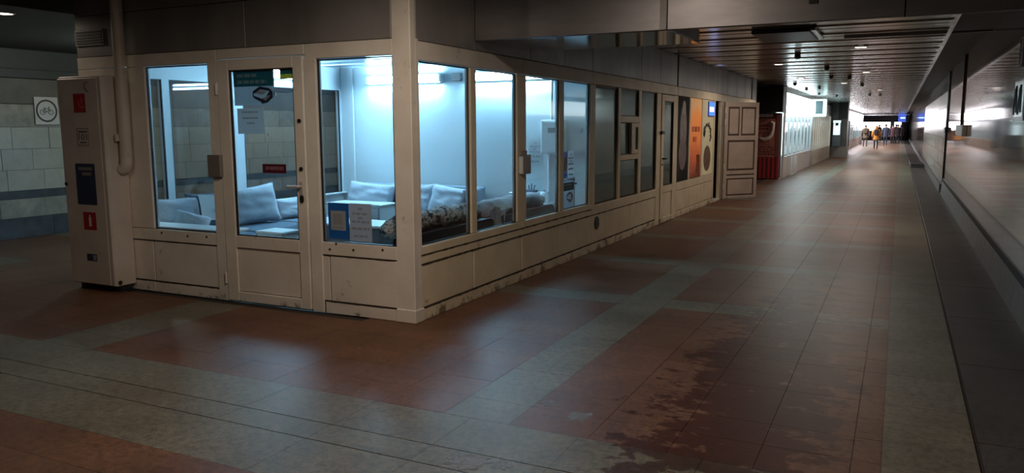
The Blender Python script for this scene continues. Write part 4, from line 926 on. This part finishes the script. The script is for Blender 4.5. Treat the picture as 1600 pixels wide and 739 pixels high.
l = bx('dark_notice', M_navy, fc, -7.245, -6.965, FY - 0.003, FY, 0.865, 1.265)
for z, x0, x1, h in ((1.215, -7.20, -7.0, 0.03), (1.165, -7.15, -7.02, 0.03)): MB().box(x0, x1, FY - 0.004, FY - 0.003, z - h / 2, z + h / 2).build('notice_heading', mat('dim_white', (0.22, 0.21, 0.22), 0.6), l)
l = bx('extinguisher_sticker', M_redlab, fc, -7.185, -7.0, FY - 0.0015, FY, 0.615, 0.79)
MB().box(-7.105, -7.07, FY - 0.003, FY - 0.0015, 0.65, 0.74, b=0.0004).box(-7.095, -7.08, FY - 0.003, FY - 0.0015, 0.74, 0.765).build('extinguisher_symbol', M_labwhite, l)
l = bx('letter_label', M_navy, fc, -7.175, -7.03, FY - 0.0015, FY, 0.305, 0.375)
MB().box(-7.085, -7.04, FY - 0.003, FY - 0.0015, 0.315, 0.365).build('label_square', mat('grey_label', (0.3, 0.28, 0.3), 0.5), l)
cm = MB(); cm.tube([(-6.98 + 0.045 * math.cos(a), FY - 0.001, 2.0 + 0.045 * math.sin(a)) for a in [R(70 + 24 * k) for k in range(10)]], 0.005, 5); cm.build('door_pull', M_brown, fc)
pp = thing('riser_pipe', 'white riser pipe coming down beside the fire cabinet', 'pipe', (-6.735, 5.24, 1.2))
MB().tube([(-6.73, 5.255, HZ), (-6.73, 5.255, 1.36), (-6.732, 5.253, 1.27), (-6.745, 5.25, 1.225), (-6.79, 5.245, 1.205)], 0.056, 16).build('pipe', M_cab, pp)
MB().tube([(-6.79, 5.2, 1.52), (-6.765, 5.19, 1.54), (-6.755, 5.19, 1.48)], 0.022, 8).build('bracket', M_cab, pp)
vg = thing('vent_grille', 'dark vent grille high on the kiosk above the fire cabinet', 'vent', (-7.24, KY, 2.42))
bx('frame', M_clad, vg, -7.44, -7.03, KY - 0.012, KY + 0.006, 2.41, 2.57, b=0.003)
for k in range(5): bx('louvre', M_ceil_dark, vg, -7.42, -7.05, KY - 0.018, KY - 0.008, 2.43 + 0.026 * k, 2.446 + 0.026 * k)
# no bicycles sign on the stone wall
ns = thing('no_cycling_sign', 'white square sign with a ringed bicycle on the stone wall', 'sign', (HALL_W, 7.73, 1.66))
bx('plate', M_labwhite, ns, HALL_W + 0.012, HALL_W + 0.022, 7.54, 7.91, 1.665, 2.075, b=0.002)
X = HALL_W + 0.024; cy, cz = 7.725, 1.87
def ring(y, z, r, w, m, parent, name, n=32): MB().tube([(X, y + r * math.cos(2 * math.pi * k / n), z + r * math.sin(2 * math.pi * k / n)) for k in range(n + 1)], w, 6, caps=False).build(name, m, parent)
M_ring = mat('sign_ring', (0.10, 0.05, 0.065), 0.5)
ring(cy, cz, 0.155, 0.013, M_ring, ns, 'ring'); 
mb = MB()
for y in (cy - 0.065, cy + 0.065): mb.tube([(X, y + 0.036 * math.cos(R(22.5 * k)), cz - 0.02 + 0.036 * math.sin(R(22.5 * k))) for k in range(17)], 0.0045, 5, caps=False)
for a, b in (((-.065, -.02), (-.03, .03)), ((-.03, .03), (.035, .035)), ((.035, .035), (.065, -.02)), ((-.03, .03), (0, -.02)), ((0, -.02), (.04, .03)), ((0, -.02), (-.065, -.02)), ((-.03, .03), (-.035, .045)), ((-.05, .045), (-.02, .045)), ((.035, .035), (.032, .055)), ((.032, .055), (.055, .05))):
    mb.tube([(X, cy + a[0], cz + a[1]), (X, cy + b[0], cz + b[1])], 0.0045, 5)
mb.build('bicycle_symbol', M_ring, ns)

# ------------------------------------------------------------------ ceiling fittings
def downlight(x, y, z, lit, label, power=0, group=None, col=(1.0, 0.83, 0.68), size=0.09, kind='SPOT', drop=0.03):
    o = thing('downlight', label, 'light', (x, y, z), group)
    mb = MB(); n = 20
    mb.grid(lambda u, v: (x + (size + 0.025 * v) * math.cos(2 * math.pi * u), y + (size + 0.025 * v) * math.sin(2 * math.pi * u), z - 0.012 + 0.008 * v), n, 2, closeu=True)
    mb.grid(lambda u, v: (x + (size - 0.004 * v) * math.cos(2 * math.pi * u), y + (size - 0.004 * v) * math.sin(2 * math.pi * u), z - 0.012 + 0.02 * v), n, 2, closeu=True)
    mb.build('ring', M_chrome, o)
    MB().disc((x, y, z - 0.004), size - 0.003, 'z', 0.006, n).build('lens', M_warmlens if lit else M_deadlens, o)
    if lit and power:
        ld = bpy.data.lights.new('lamp', kind); ld.energy = power; ld.color = col; ld.shadow_soft_size = 0.09
        if kind == 'SPOT': ld.spot_size = R(177); ld.spot_blend = 0.5
        lo = bpy.data.objects.new('lamp', ld); COL.objects.link(lo); lo.location = (x, y, z - drop); put(lo, o)
    return o
ORD = ['first', 'second', 'third', 'fourth', 'fifth', 'sixth', 'seventh', 'eighth', 'ninth', 'tenth', 'eleventh', 'twelfth']
# crossing hall
downlight(-8.12, 5.05, 2.75, True, 'lit warm downlight in side hall ceiling beyond fire cabinet', 10)
for (x, y, pw, lab) in ((-2.1, 3.5, HALL_LAMP_W * 0.9, 'lit warm downlight in crossing ceiling before the steel fascia'), (-5.0, 2.4, HALL_LAMP_W * 0.13, 'lit warm downlight in crossing ceiling before the kiosk door'), (-1.2, -1.6, HALL_LAMP_W * 0.05, 'lit warm downlight in crossing ceiling behind the viewer')):
    downlight(x, y, HZ, True, lab, pw, 'crossing hall downlights', size=0.11, drop=0.05)
for (x, y, pw, lab) in ((-9.4, 7.6, 36, 'lit downlight in side hall opposite the no cycling sign'), (-9.4, 12.6, 80, 'lit downlight in side hall behind the unlit booth')): downlight(x, y, 2.75, True, lab, pw, 'side hall downlights', (0.88, 1.0, 0.90), kind='POINT', drop=0.12)
# corridor
downlight(-0.61, 13.42, CZ, True, 'larger lit oval downlight, nearest the black hatch', CORRIDOR_LAMP_W)
downlight(-2.19, 16.34, CZ, True, 'lit downlight over the kiosk side of the corridor', CORRIDOR_LAMP_W * 0.6)
downlight(-2.3, 21.2, CZ, True, 'added downlight brightening the red coffee stall', CORRIDOR_LAMP_W * 0.5)  # no fitting known here: lamp added to lift the dark stall
for k, (x, y) in enumerate(((-0.75, 19.6), (-1.5, 24.5), (-0.7, 29.5), (-1.4, 36.0), (-0.7, 43), (-1.4, 52), (-0.7, 62), (-1.4, 74))):
    downlight(x, y, CZ, True, 'lit downlight along the slatted ceiling, %s one past the pair near the hatch' % ORD[k], CORRIDOR_LAMP_W * (0.6 + 0.22 * k), 'far corridor downlights', (1.0, 0.86, 0.74))
hb = thing('ceiling_hatch', 'black rectangular box panel fixed under the slatted ceiling', 'hatch', (-1.38, 11.05, CZ))
bx('panel', M_black, hb, -1.76, -1.06, 10.50, 11.64, CZ - 0.05, CZ - 0.002, b=0.01); bx('edge_trim', M_slat, hb, -1.055, -0.99, 10.48, 11.64, CZ - 0.04, CZ - 0.002, b=0.006)
for k, (x, y) in enumerate(((-1.62, 14.3), (-1.4, 17.4), (-1.55, 20.6), (-1.16, 20.9), (-1.05, 25), (-2.7, 23.5), (-2.75, 27), (-2.3, 26.2), (-2.72, 31), (-2.3, 33.5), (-1.1, 33), (-0.75, 33.5))):
    o = thing('smoke_detector', 'small dark smoke detector, %s one along from the black ceiling hatch' % ORD[k], 'detector', (x, y, CZ), 'smoke detectors along the corridor')
    MB().tube([(x, y, CZ), (x, y, CZ - 0.03)], 0.05, 12).build('base', M_black, o); MB().tube([(x, y, CZ - 0.03), (x, y, CZ - 0.07), (x, y, CZ - 0.08)], [0.055, 0.045, 0.02], 12).build('sensor', M_black, o)

# ------------------------------------------------------------------ right wall fittings
t = thing('wall_conduit', 'dark conduit running down polished wall to a socket box', 'conduit', (1.0, 16.3, 1.42))
MB().tube([(0.985, 16.45, CZ + 0.2), (0.985, 16.45, 1.6)], 0.016, 8).build('pipe', M_black, t); bx('box', mat('socket_grey', (0.20, 0.19, 0.18), 0.5), t, 0.93, 1.0, 15.2, 16.9, 1.42, 1.61, b=0.008)
t = thing('wall_conduit', 'thin dark conduit with a small black box farther along polished wall', 'conduit', (1.0, 21, 1.5))
MB().tube([(0.985, 21.3, CZ + 0.2), (0.985, 21.3, 1.55)], 0.014, 8).build('pipe', M_black, t); bx('box', M_black, t, 0.93, 1.0, 20.9, 21.45, 1.44, 1.56, b=0.008)
t = thing('wall_notice', 'pale framed notice high on the polished wall', 'notice', (1.0, 9.0, 1.64))
bx('frame', mat('notice_frame', (0.42, 0.42, 0.44), 0.4), t, 0.985, 1.0, 8.45, 9.16, 1.64, 2.02, b=0.003); bx('sheet', mat('notice_grey', (0.22, 0.21, 0.21), 0.3), t, 0.982, 0.986, 8.48, 9.12, 1.68, 2.0)
for k in (0, 1): MB().tube([(0.98, 9.09 - 0.3 * k, 1.70), (0.98, 9.03 - 0.3 * k, 1.94), (0.98, 8.97 - 0.3 * k, 1.97), (0.98, 8.90 - 0.3 * k, 1.72)], 0.010, 6).build('notice_shape', M_papergrey, t)
t = thing('wall_plate', 'narrow brown bordered plate above the framed notice', 'sign', (1.0, 8.85, 2.16))
bx('plate', M_papergrey, t, 0.985, 1.0, 8.74, 9.0, 2.15, 2.42, b=0.003)
mb = MB()
for q in ((8.74, 9.0, 2.15, 2.165), (8.74, 9.0, 2.405, 2.42), (8.74, 8.755, 2.15, 2.42), (8.985, 9.0, 2.15, 2.42), (8.74, 9.0, 2.28, 2.29)): mb.box(0.98, 0.985, *q)
mb.build('border', M_brown, t)
# ------------------------------------------------------------------ stalls and shops down the passage
M_stripe = mat('red_stripe', (0.42, 0.018, 0.03), 0.5); M_stripe2 = mat('dark_red_stripe', (0.12, 0.010, 0.014), 0.5)
rk = thing('coffee_stall', 'red stall with striped skirt behind the open booth door', 'stall', (-3.56, 25.2, 0))
RX0, RX1, RY = -4.0, -3.24, 25.0
bx('carcass', M_dark, rk, RX0, RX1 - 0.02, RY + 0.03, RY + 0.6, 0.03, 2.0)
n = 12
for k in range(n): bx('skirt_stripe', M_stripe if k % 2 else M_stripe2, rk, RX0 + (RX1 - RX0) * k / n, RX0 + (RX1 - RX0) * (k + 1) / n, RY - 0.01 * (k % 2), RY + 0.03, 0.02, 0.66)
M_stall = noisy('stall_print', (0.30, 0.085, 0.07), (0.42, 0.15, 0.12), 5, 0.4)
bx('poster_panel', M_stall, rk, RX0, RX1 - 0.12, RY, RY + 0.03, 0.67, 1.84); bx('side_post', mat('stall_post', (0.20, 0.06, 0.045), 0.5), rk, RX1 - 0.11, RX1, RY - 0.01, RY + 0.03, 0.67, 1.95)
M_sl = mat('stall_letters', (0.62, 0.50, 0.46), 0.5); M_sl2 = mat('stall_dim_letters', (0.10, 0.02, 0.02), 0.5)
text('stall_letters', 'ICO', 0.22, (-3.74, RY - 0.004, 1.34), FACE_S, M_sl2, rk, width=0.36)
pts = [(-3.82, 1.28), (-3.78, 1.22), (-3.68, 1.2), (-3.56, 1.24), (-3.48, 1.34), (-3.44, 1.5), (-3.43, 1.7), (-3.50, 1.72)]
MB().tube([(p[0], RY - 0.005, p[1]) for p in pts], [0.02, 0.05, 0.07, 0.07, 0.06, 0.05, 0.045, 0.05], 6).build('swoosh', M_sl, rk)
mb = MB()
for z in (1.62, 1.53, 1.2): 
    u = -3.95
    while u < -3.60: l = random.uniform(0.03, 0.07); mb.box(u, u + l, RY - 0.004, RY, z - 0.03, z + 0.03); u += l + 0.025
for z in (0.76, 0.83, 0.90, 0.97):
    u = -3.95
    while u < -3.42: l = random.uniform(0.03, 0.09); mb.box(u, u + l, RY - 0.004, RY, z - 0.02, z + 0.02); u += l + 0.03
mb.build('small_letters', M_sl2, rk)
sg = bx('sign_board', M_stripe2, rk, RX0, RX1 - 0.1, RY - 0.02, RY + 0.03, 1.86, 1.98)
mb = MB(); u = -3.9
for wd_ in (0.1, 0.1, 0.12, 0.09): mb.box(u, u + wd_, RY - 0.025, RY - 0.02, 1.875, 1.965); u += wd_ + 0.012
mb.build('sign_letters', M_sl, sg)
ub = thing('shutter_box', 'black shutter box above the red stall', 'shutter', (-3.6, 25, 2.0))
bx('box', M_black, ub, -4.0, -3.17, 24.8, 25.6, 2.02, CZ - 0.01, b=0.02); bx('end_plate', mat('dark_steel', (0.06, 0.06, 0.062), 0.4, 0.5), ub, -3.17, -3.155, 24.78, 25.62, 2.0, CZ - 0.02)

SX = -3.2
def lightmat(name, c, k): return mat(name, (0.8, 0.8, 0.8), 0.5, emit=c, es=SHOP_GLOW * k)
L_top = lightmat('lit_sign_white', (0.80, 0.97, 1.0), 1.2); L_win = lightmat('lit_window', (0.60, 0.86, 0.92), 0.17); L_win2 = lightmat('lit_window_dim', (0.62, 0.80, 0.82), 0.09); L_far = lightmat('lit_far_sign', (1.0, 0.93, 0.98), 2.4)
L_warm = lightmat('lit_warm_window', (0.95, 0.86, 0.68), 0.13)
M_pale = noisy('pale_pink_panel', (0.78, 0.69, 0.71), (0.86, 0.79, 0.80), 2, 0.4); M_ivory = noisy('ivory_panel', (0.48, 0.42, 0.33), (0.60, 0.54, 0.44), 2, 0.35)
def shop(label, y0, y1, low, win, top, zl=0.66, zt=2.05, bays=5, orn=None, gm=None, x=SX):
    o = thing('shopfront', label, 'shop', (x, (y0 + y1) / 2, 0))
    bx('wall', M_pale, o, x - 0.9, x - 0.28, y0, y1, 0, CZ + 0.05)
    n = bays
    for k in range(n):
        a, b = y0 + (y1 - y0) * k / n, y0 + (y1 - y0) * (k + 1) / n
        bx('lower_panel', low, o, x - 0.06, x, a + 0.01, b - 0.01, 0.0, zl - 0.01)
        bx('lightbox', win, o, x - 0.28, x - 0.24, a + 0.02, b - 0.02, zl, zt)
        p = bx('window_pane', M_glass, o, x - 0.03, x - 0.022, a + 0.03, b - 0.03, zl, zt)
        if orn and k < n:
            c = (a + b) / 2
            for dy in ((0,) if b - a < 1.6 else (-0.3 * (b - a), 0.2 * (b - a))): MB().prism([(c + dy, 0.95), (c + dy + 0.10, 1.25), (c + dy + 0.02, 1.62), (c + dy - 0.10, 1.25)], x - 0.02, x - 0.012, 'x').build('ornament', orn, p)
        bx('mullion', M_pvc, o, x - 0.05, x + 0.01, a - 0.03, a + 0.03, zl - 0.01, zt)
    bx('sign_box', top, o, x - 0.2, x + 0.02, y0 + 0.02, y1 - 0.02, zt + 0.02, CZ - 0.18)
    bx('fascia', M_slat, o, x - 0.25, x, y0, y1, CZ - 0.17, CZ + 0.03)
    bx('end_post', M_pvc, o, x - 0.28, x + 0.012, y1 - 0.06, y1, 0, zt)
    return o
M_orn = mat('slender_teal_ornament', (0.05, 0.14, 0.16), 0.4)
shop('brightly lit white shopfront with slender dark ornaments on glass', 25.75, 33.9, M_pale, L_win, L_top, bays=7, orn=M_orn)
t = thing('bicycle_rack', 'white tube rack against the pale base of the lit shopfront', 'rack', (-3.12, 28.2, 0))
for y in (27.6, 28.5): MB().tube([(-3.14, y - 0.22, 0.0), (-3.14, y - 0.22, 0.6), (-3.14, y + 0.22, 0.6), (-3.14, y + 0.22, 0.0)], 0.02, 6).build('hoop', M_pvc, t)
MB().tube([(-3.14, 27.2, 0.02), (-3.14, 28.8, 0.02)], 0.02, 6).build('foot_rail', M_pvc, t)
t = thing('projecting_sign', 'square lit projecting sign with dark teal face', 'sign', (-2.95, 34.0, 2.0))
bx('frame', lightmat('lit_sign_cyan', (0.55, 0.95, 0.95), 0.35), t, -3.2, -2.68, 33.95, 34.15, 1.98, 2.66, b=0.02); bx('face', mat('teal_face', (0.012, 0.05, 0.06), 0.3), t, -3.08, -2.80, 33.94, 33.955, 2.08, 2.60)
shop('beige and gold shopfront with close set mullions', 34.2, 43.6, M_ivory, L_warm, M_steel, 0.62, 2.1, 10, orn=mat('gold_strip', (0.30, 0.22, 0.10), 0.4))
pl = thing('pillar', 'grey clad pillar standing out beyond the beige shopfront', 'pillar', (-2.95, 44.5, 0))
bx('shaft', noisy('pillar_cladding', (0.10, 0.115, 0.125), (0.155, 0.17, 0.18), 2, 0.3), pl, -3.5, -2.42, 44.0, 45.2, 0, CZ + 0.05); bx('base', mat('pillar_base', (0.30, 0.30, 0.30), 0.4), pl, -3.5, -2.38, 43.96, 45.24, 0, 0.55)
bx('dark_face', mat('pillar_dark', (0.028, 0.034, 0.042), 0.4), pl, -2.86, -2.42, 43.985, 44.0, 1.95, CZ)
vm = thing('terminal', 'pale blue lit payment terminal against the grey pillar', 'terminal', (-3.0, 43.9, 0.55))
bx('cabinet', mat('terminal_body', (0.09, 0.13, 0.17), 0.4), vm, -3.10, -2.70, 43.72, 43.98, 0.56, 1.90, b=0.01); bx('screen', lightmat('lit_screen', (0.6, 0.85, 0.95), 0.13), vm, -3.06, -2.74, 43.71, 43.72, 1.15, 1.75); bx('top_light', L_win, vm, -3.08, -2.72, 43.70, 43.72, 1.77, 1.88); bx('camera_panel', M_black, vm, -2.97, -2.83, 43.695, 43.71, 1.62, 1.75)
shop('blue white lit shopfront past the grey pillar', 46.0, 56, M_ivory, L_win, lightmat('lit_sign_grey', (0.75, 0.85, 0.9), 0.16), bays=5, orn=mat('dark_display', (0.04, 0.07, 0.09), 0.4))
t = thing('display_stand', 'dark narrow display stand outside the blue white shopfront', 'stand', (-2.85, 52.5, 0))
bx('board', mat('stand_board', (0.03, 0.05, 0.07), 0.4), t, -3.1, -2.75, 52.4, 52.5, 0.3, 1.9, b=0.01)
for x in (-3.05, -2.8): bx('leg', M_black, t, x - 0.03, x + 0.03, 52.38, 52.52, 0, 0.3)
shop('greenish shopfront with dark window bays', 56.2, 66, M_ivory, L_win2, L_far, bays=5, orn=mat('dark_display', (0.04, 0.07, 0.09), 0.4))
shop('dazzling white lit shopfront near the end of the passage', 66.2, 82, M_pale, L_win, L_far, bays=6, orn=mat('dark_display', (0.04, 0.07, 0.09), 0.4))
# passage end
ew = struct(bx('wall_back', M_ceil_dark, None, -12, 1.4, 99.5, 100, 0, 4))
eb = struct(bx('trim_4', mat('dark_beam', (0.03, 0.022, 0.024), 0.6), None, -5.2, 0.8, 90.0, 90.6, 1.98, CZ + 0.1)); bx('edge', M_chrome, eb, -5.2, 0.8, 89.95, 90.0, 2.66, 2.74)
es = thing('end_shop', 'bright white shop windows closing the far end of passage', 'shop', (-3, 98, 0))
for k, (x0, x1, q) in enumerate(((-4.8, -3.4, 1.0), (-3.35, -2.1, 1.0), (-2.05, -1.0, 0.55), (-0.6, 0.1, 0.3))): bx('lightbox', lightmat('lit_end_%d' % k, (1.0, 0.92, 0.97), q), es, x0, x1, 98.2, 98.3, 1.1 if k else 0.6, 2.1)
bx('counter', mat('plum_counter', (0.14, 0.06, 0.07), 0.5), es, -4.8, 0.2, 97.9, 98.2, 0.0, 0.9); bx('frame', M_dark, es, -4.8, 0.7, 98.3, 98.5, 0, 2.6)
t = thing('blue_sign', 'small glowing blue sign hanging at the end of passage', 'sign', (0.1, 84, 2.2))
bx('box', mat('blue_box', (0.02, 0.04, 0.2), 0.4, emit=(0.05, 0.12, 0.7), es=0.8), t, -0.20, 0.45, 84, 84.15, 1.95, 2.75, b=0.02); bx('lit_strip', mat('blue_white', (0.5, 0.7, 1), 0.4, emit=(0.4, 0.7, 1.0), es=2.5), t, -0.02, 0.38, 83.98, 84.0, 2.28, 2.40)
for x in (0.0, 0.3): MB().tube([(x, 84.07, 2.75), (x, 84.07, CZ)], 0.015, 6).build('hanger', M_black, t)
st = thing('wall_ledge', 'low dark ledge at the foot of far polished wall', 'ledge', (0.6, 36, 0)); bx('ledge', M_skirt, st, 0.45, 0.93, 34.6, 37.0, 0.0, 0.08, b=0.01); bx('cap', M_black, st, 0.43, 0.93, 34.55, 37.05, 0.08, 0.10, b=0.01)

# ------------------------------------------------------------------ people
def skin_mesh(name, verts, edges_, radii, m, parent, root=0, sub=1):
    me = bpy.data.meshes.new(name); me.from_pydata(verts, edges_, [])
    o = bpy.data.objects.new(name, me); COL.objects.link(o)
    md = o.modifiers.new('s', 'SKIN'); md.use_smooth_shade = True
    for i, r in enumerate(radii):
        sv = me.skin_vertices[0].data[i]; sv.radius = r if isinstance(r, tuple) else (r, r); sv.use_root = (i == root)
    sm = o.modifiers.new('u', 'SUBSURF'); sm.levels = sub; sm.render_levels = sub
    bpy.context.view_layer.update()
    ev = o.evaluated_get(bpy.context.evaluated_depsgraph_get())
    nm = bpy.data.meshes.new_from_object(ev); nm.name = name
    nm.materials.clear()
    for q in (m if isinstance(m, list) else [m]): nm.materials.append(q)
    for p in nm.polygons: p.use_smooth = True
    bpy.data.objects.remove(o); bpy.data.meshes.remove(me)
    return link(name, nm, parent)
M_skin = mat('skin', (0.42, 0.26, 0.20), 0.6)
def person(label, loc, H, yaw, coat, trousers, hair, hood=False, bag=None, stride=0.18, shoulder_bag=None, group=None, long_coat=0.50):
    """a walking figure seen from behind: y+ is its front before yaw"""
    o = thing('person', label, 'person', loc, group)
    k = H / 1.72
    T = Matrix.Translation(loc) @ Matrix.Rotation(R(yaw), 4, 'Z') @ Matrix.Scale(k, 4)
    def V(l): return [tuple(T @ Vector(p)) for p in l]
    s = stride
    vs = [(0, 0, .95), (0, .0, 1.12), (0, .01, 1.30), (0, .0, 1.44), (0, .01, 1.52), (0, .03, 1.60), (0, .03, 1.68),
          (-.09, 0, .90), (-.10, .10 * s / .18 + .02, .50), (-.10, s * .9, .09), (-.10, s * .9 + .14, .04),
          (.09, 0, .90), (.10, -.02, .50), (.10, -s, .12), (.10, -s + .12, .035),
          (-.19, 0, 1.40), (-.25, -.04, 1.14), (-.25, .08, .92), (-.245, .11, .82), (.19, 0, 1.40), (.25, .03, 1.14), (.25, -.06, .92), (.245, -.06, .82)]
    ed = [(0, 1), (1, 2), (2, 3), (3, 4), (4, 5), (5, 6), (0, 7), (7, 8), (8, 9), (9, 10), (0, 11), (11, 12), (12, 13), (13, 14), (3, 15), (15, 16), (16, 17), (17, 18), (3, 19), (19, 20), (20, 21), (21, 22)]
    rd = [(.15, .11), (.14, .10), (.16, .11), (.11, .08), .055, (.085, .10), (.07, .085), .09, .062, .045, .04, .09, .062, .045, .04, .06, .045, .036, .03, .06, .045, .036, .03]
    rd = [tuple(a * k for a in r) if isinstance(r, tuple) else r * k for r in rd]
    b = skin_mesh('body', V(vs), ed, rd, [M_skin, trousers, M_black], o)
    zl = loc[2]
    for p in b.data.polygons:
        z = (p.center.z - zl) / k; p.material_index = 2 if z < 0.10 else (1 if z < 1.0 else 0)
    # coat: torso skirt and sleeves
    cv = [(0, 0, long_coat + .28), (0, 0, 1.0), (0, .01, 1.22), (0, 0, 1.42), (0, .0, 1.49), (-.20, 0, 1.40), (-.265, -.04, 1.13), (-.262, .08, .90), (.20, 0, 1.40), (.265, .03, 1.13), (.262, -.06, .90), (0, 0, long_coat + .12)]
    ce_ = [(11, 0), (0, 1), (1, 2), (2, 3), (3, 4), (3, 5), (5, 6), (6, 7), (3, 8), (8, 9), (9, 10)]
    cr = [(.215, .17), (.20, .155), (.205, .15), (.15, .12), .085, .085, .068, .058, .085, .068, .058, (.225, .18)]
    cr = [tuple(a * k for a in r) if isinstance(r, tuple) else r * k for r in cr]
    skin_mesh('coat', V(cv), ce_, cr, coat, o, 1)
    hc = Vector((0, .03, 1.635))
    def cap(rx, ry, rz, zc, lo):
        def fn(u, v):
            a = 2 * math.pi * u; e = R(lo) + (R(90) - R(lo)) * v
            return (hc.x + rx * math.cos(e) * math.cos(a), hc.y - 0.01 + ry * math.cos(e) * math.sin(a), zc + rz * math.sin(e))
        return fn
    if hood:
        MB().grid(cap(.125, .14, .15, 1.60, -50), 14, 8, T=T, closeu=True).build('hood', coat, o)
        skin_mesh('hood_collar', V([(0, -.05, 1.47), (0, -.02, 1.53)]), [(0, 1)], [.13 * k, .12 * k], coat, o)
    else: MB().grid(cap(.098, .118, .12, 1.625, -12), 14, 7, T=T, closeu=True).build('hair', hair, o)
    MB().raw(V([(-.012, .135, 1.61), (.012, .135, 1.61), (0, .165, 1.60), (0, .13, 1.655)]), [(0, 2, 3), (1, 3, 2), (0, 1, 2)]).build('nose', M_skin, o)
    for sx in (-1, 1): skin_mesh('hand', V([(sx * .25, .02 * 0 + (.11 if sx < 0 else -.06), .83), (sx * .25, (.12 if sx < 0 else -.05), .76), (sx * .25, (.135 if sx < 0 else -.035), .70)]), [(0, 1), (1, 2)], [.03 * k, (.018 * k, .035 * k), .014 * k], M_skin, o)
    return o, T, k
M_orange = noisy('orange_jacket', (0.62, 0.24, 0.05), (0.75, 0.33, 0.08), 9, 0.8); M_blk = mat('black_cloth', (0.016, 0.016, 0.02), 0.85); M_tan = noisy('brown_grey_jacket', (0.17, 0.13, 0.10), (0.25, 0.195, 0.15), 8, 0.85); M_nav = noisy('navy_jacket', (0.03, 0.04, 0.075), (0.06, 0.07, 0.11), 8, 0.8); M_greycl = mat('grey_trousers', (0.14, 0.12, 0.105), 0.85); M_hair = mat('dark_hair', (0.02, 0.015, 0.012), 0.7); M_plum = noisy('plum_jacket', (0.05, 0.02, 0.03), (0.09, 0.035, 0.05), 8, 0.85)
def backpack(name, label, T, k, m, z0=1.02, w=0.15):
    o = thing(name, label, 'backpack', tuple(T @ Vector((0, -.24, z0))))
    MB().box(-w, w, -.30, -.165, z0, z0 + .42, T=T, b=0.05).build('bag', m, o); MB().box(-w * .75, w * .75, -.335, -.29, z0 + .04, z0 + .22, T=T, b=0.02).build('front_pocket', m, o)
    for x in (-.10, .10): MB().tube([(x, -.17, z0 + .05), (x, -.16, z0 + .40), (x, -.02, 1.505), (x, .13, 1.36)], 0.018, 6, T=T).build('strap', m, o)
def handbag(name, label, T, k, m, x, y, z1, w=0.13, h=0.28):
    o = thing(name, label, 'bag', tuple(T @ Vector((x, y, z1 - h))))
    MB().box(x - .045, x + .045, y - w, y + w, z1 - h, z1, T=T, b=0.02).build('bag', m, o); MB().tube([(x, y - w * .6, z1), (x, y - w * .4, z1 + .10), (x, y + w * .4, z1 + .10), (x, y + w * .6, z1)], 0.012, 6, T=T).build('handle', m, o)
o, T, k = person('person in a hooded orange jacket and black trousers walking away', (-1.45, 60.5, 0), 1.60, 0, M_orange, M_blk, M_hair, hood=True)
backpack('backpack', 'black backpack worn over the orange jacket', T, k, M_blk)
o, T, k = person('person in a brown grey jacket, walking left of the orange jacket', (-2.35, 66.5, 0), 1.66, 4, M_tan, M_greycl, M_hair)
backpack('backpack', 'olive backpack worn over the brown grey jacket', T, k, mat('olive_cloth', (0.10, 0.075, 0.05), 0.85))
handbag('shopping_bag', 'pale carrier bag hanging by the brown grey jacket', T, k, mat('carrier', (0.34, 0.31, 0.27), 0.7), -.30, .12, .72)
o, T, k = person('person in a navy jacket and jeans carrying a dark bag', (-1.02, 71.5, 0), 1.72, 176, M_nav, mat('dark_jeans', (0.02, 0.025, 0.045), 0.85), M_hair)
handbag('hand_bag', 'dark bag carried by the person in the navy jacket', T, k, M_blk, .30, -.05, .72)
for i, (x, y, h, m, yw, lab) in enumerate(((-0.55, 77, 1.66, M_plum, 172, 'person in a plum jacket just behind the navy jacket'), (-0.62, 88, 1.72, M_blk, 20, 'dark dressed person far off in the middle of the crowd'), (-0.16, 82, 1.70, M_blk, 5, 'person in a long black coat nearest the polished wall'), (0.08, 85.5, 1.66, M_plum, 190, 'dark plum dressed person behind the long black coat'), (-1.9, 90, 1.7, M_blk, 40, 'dark dressed person by the bright end windows'), (-0.35, 92, 1.74, M_nav, 160, 'dark navy dressed person at the back of crowd'))):
    person(lab, (x, y, 0), h, yw, m, M_blk, M_hair, long_coat=0.40 if i == 2 else 0.5, stride=0.12)
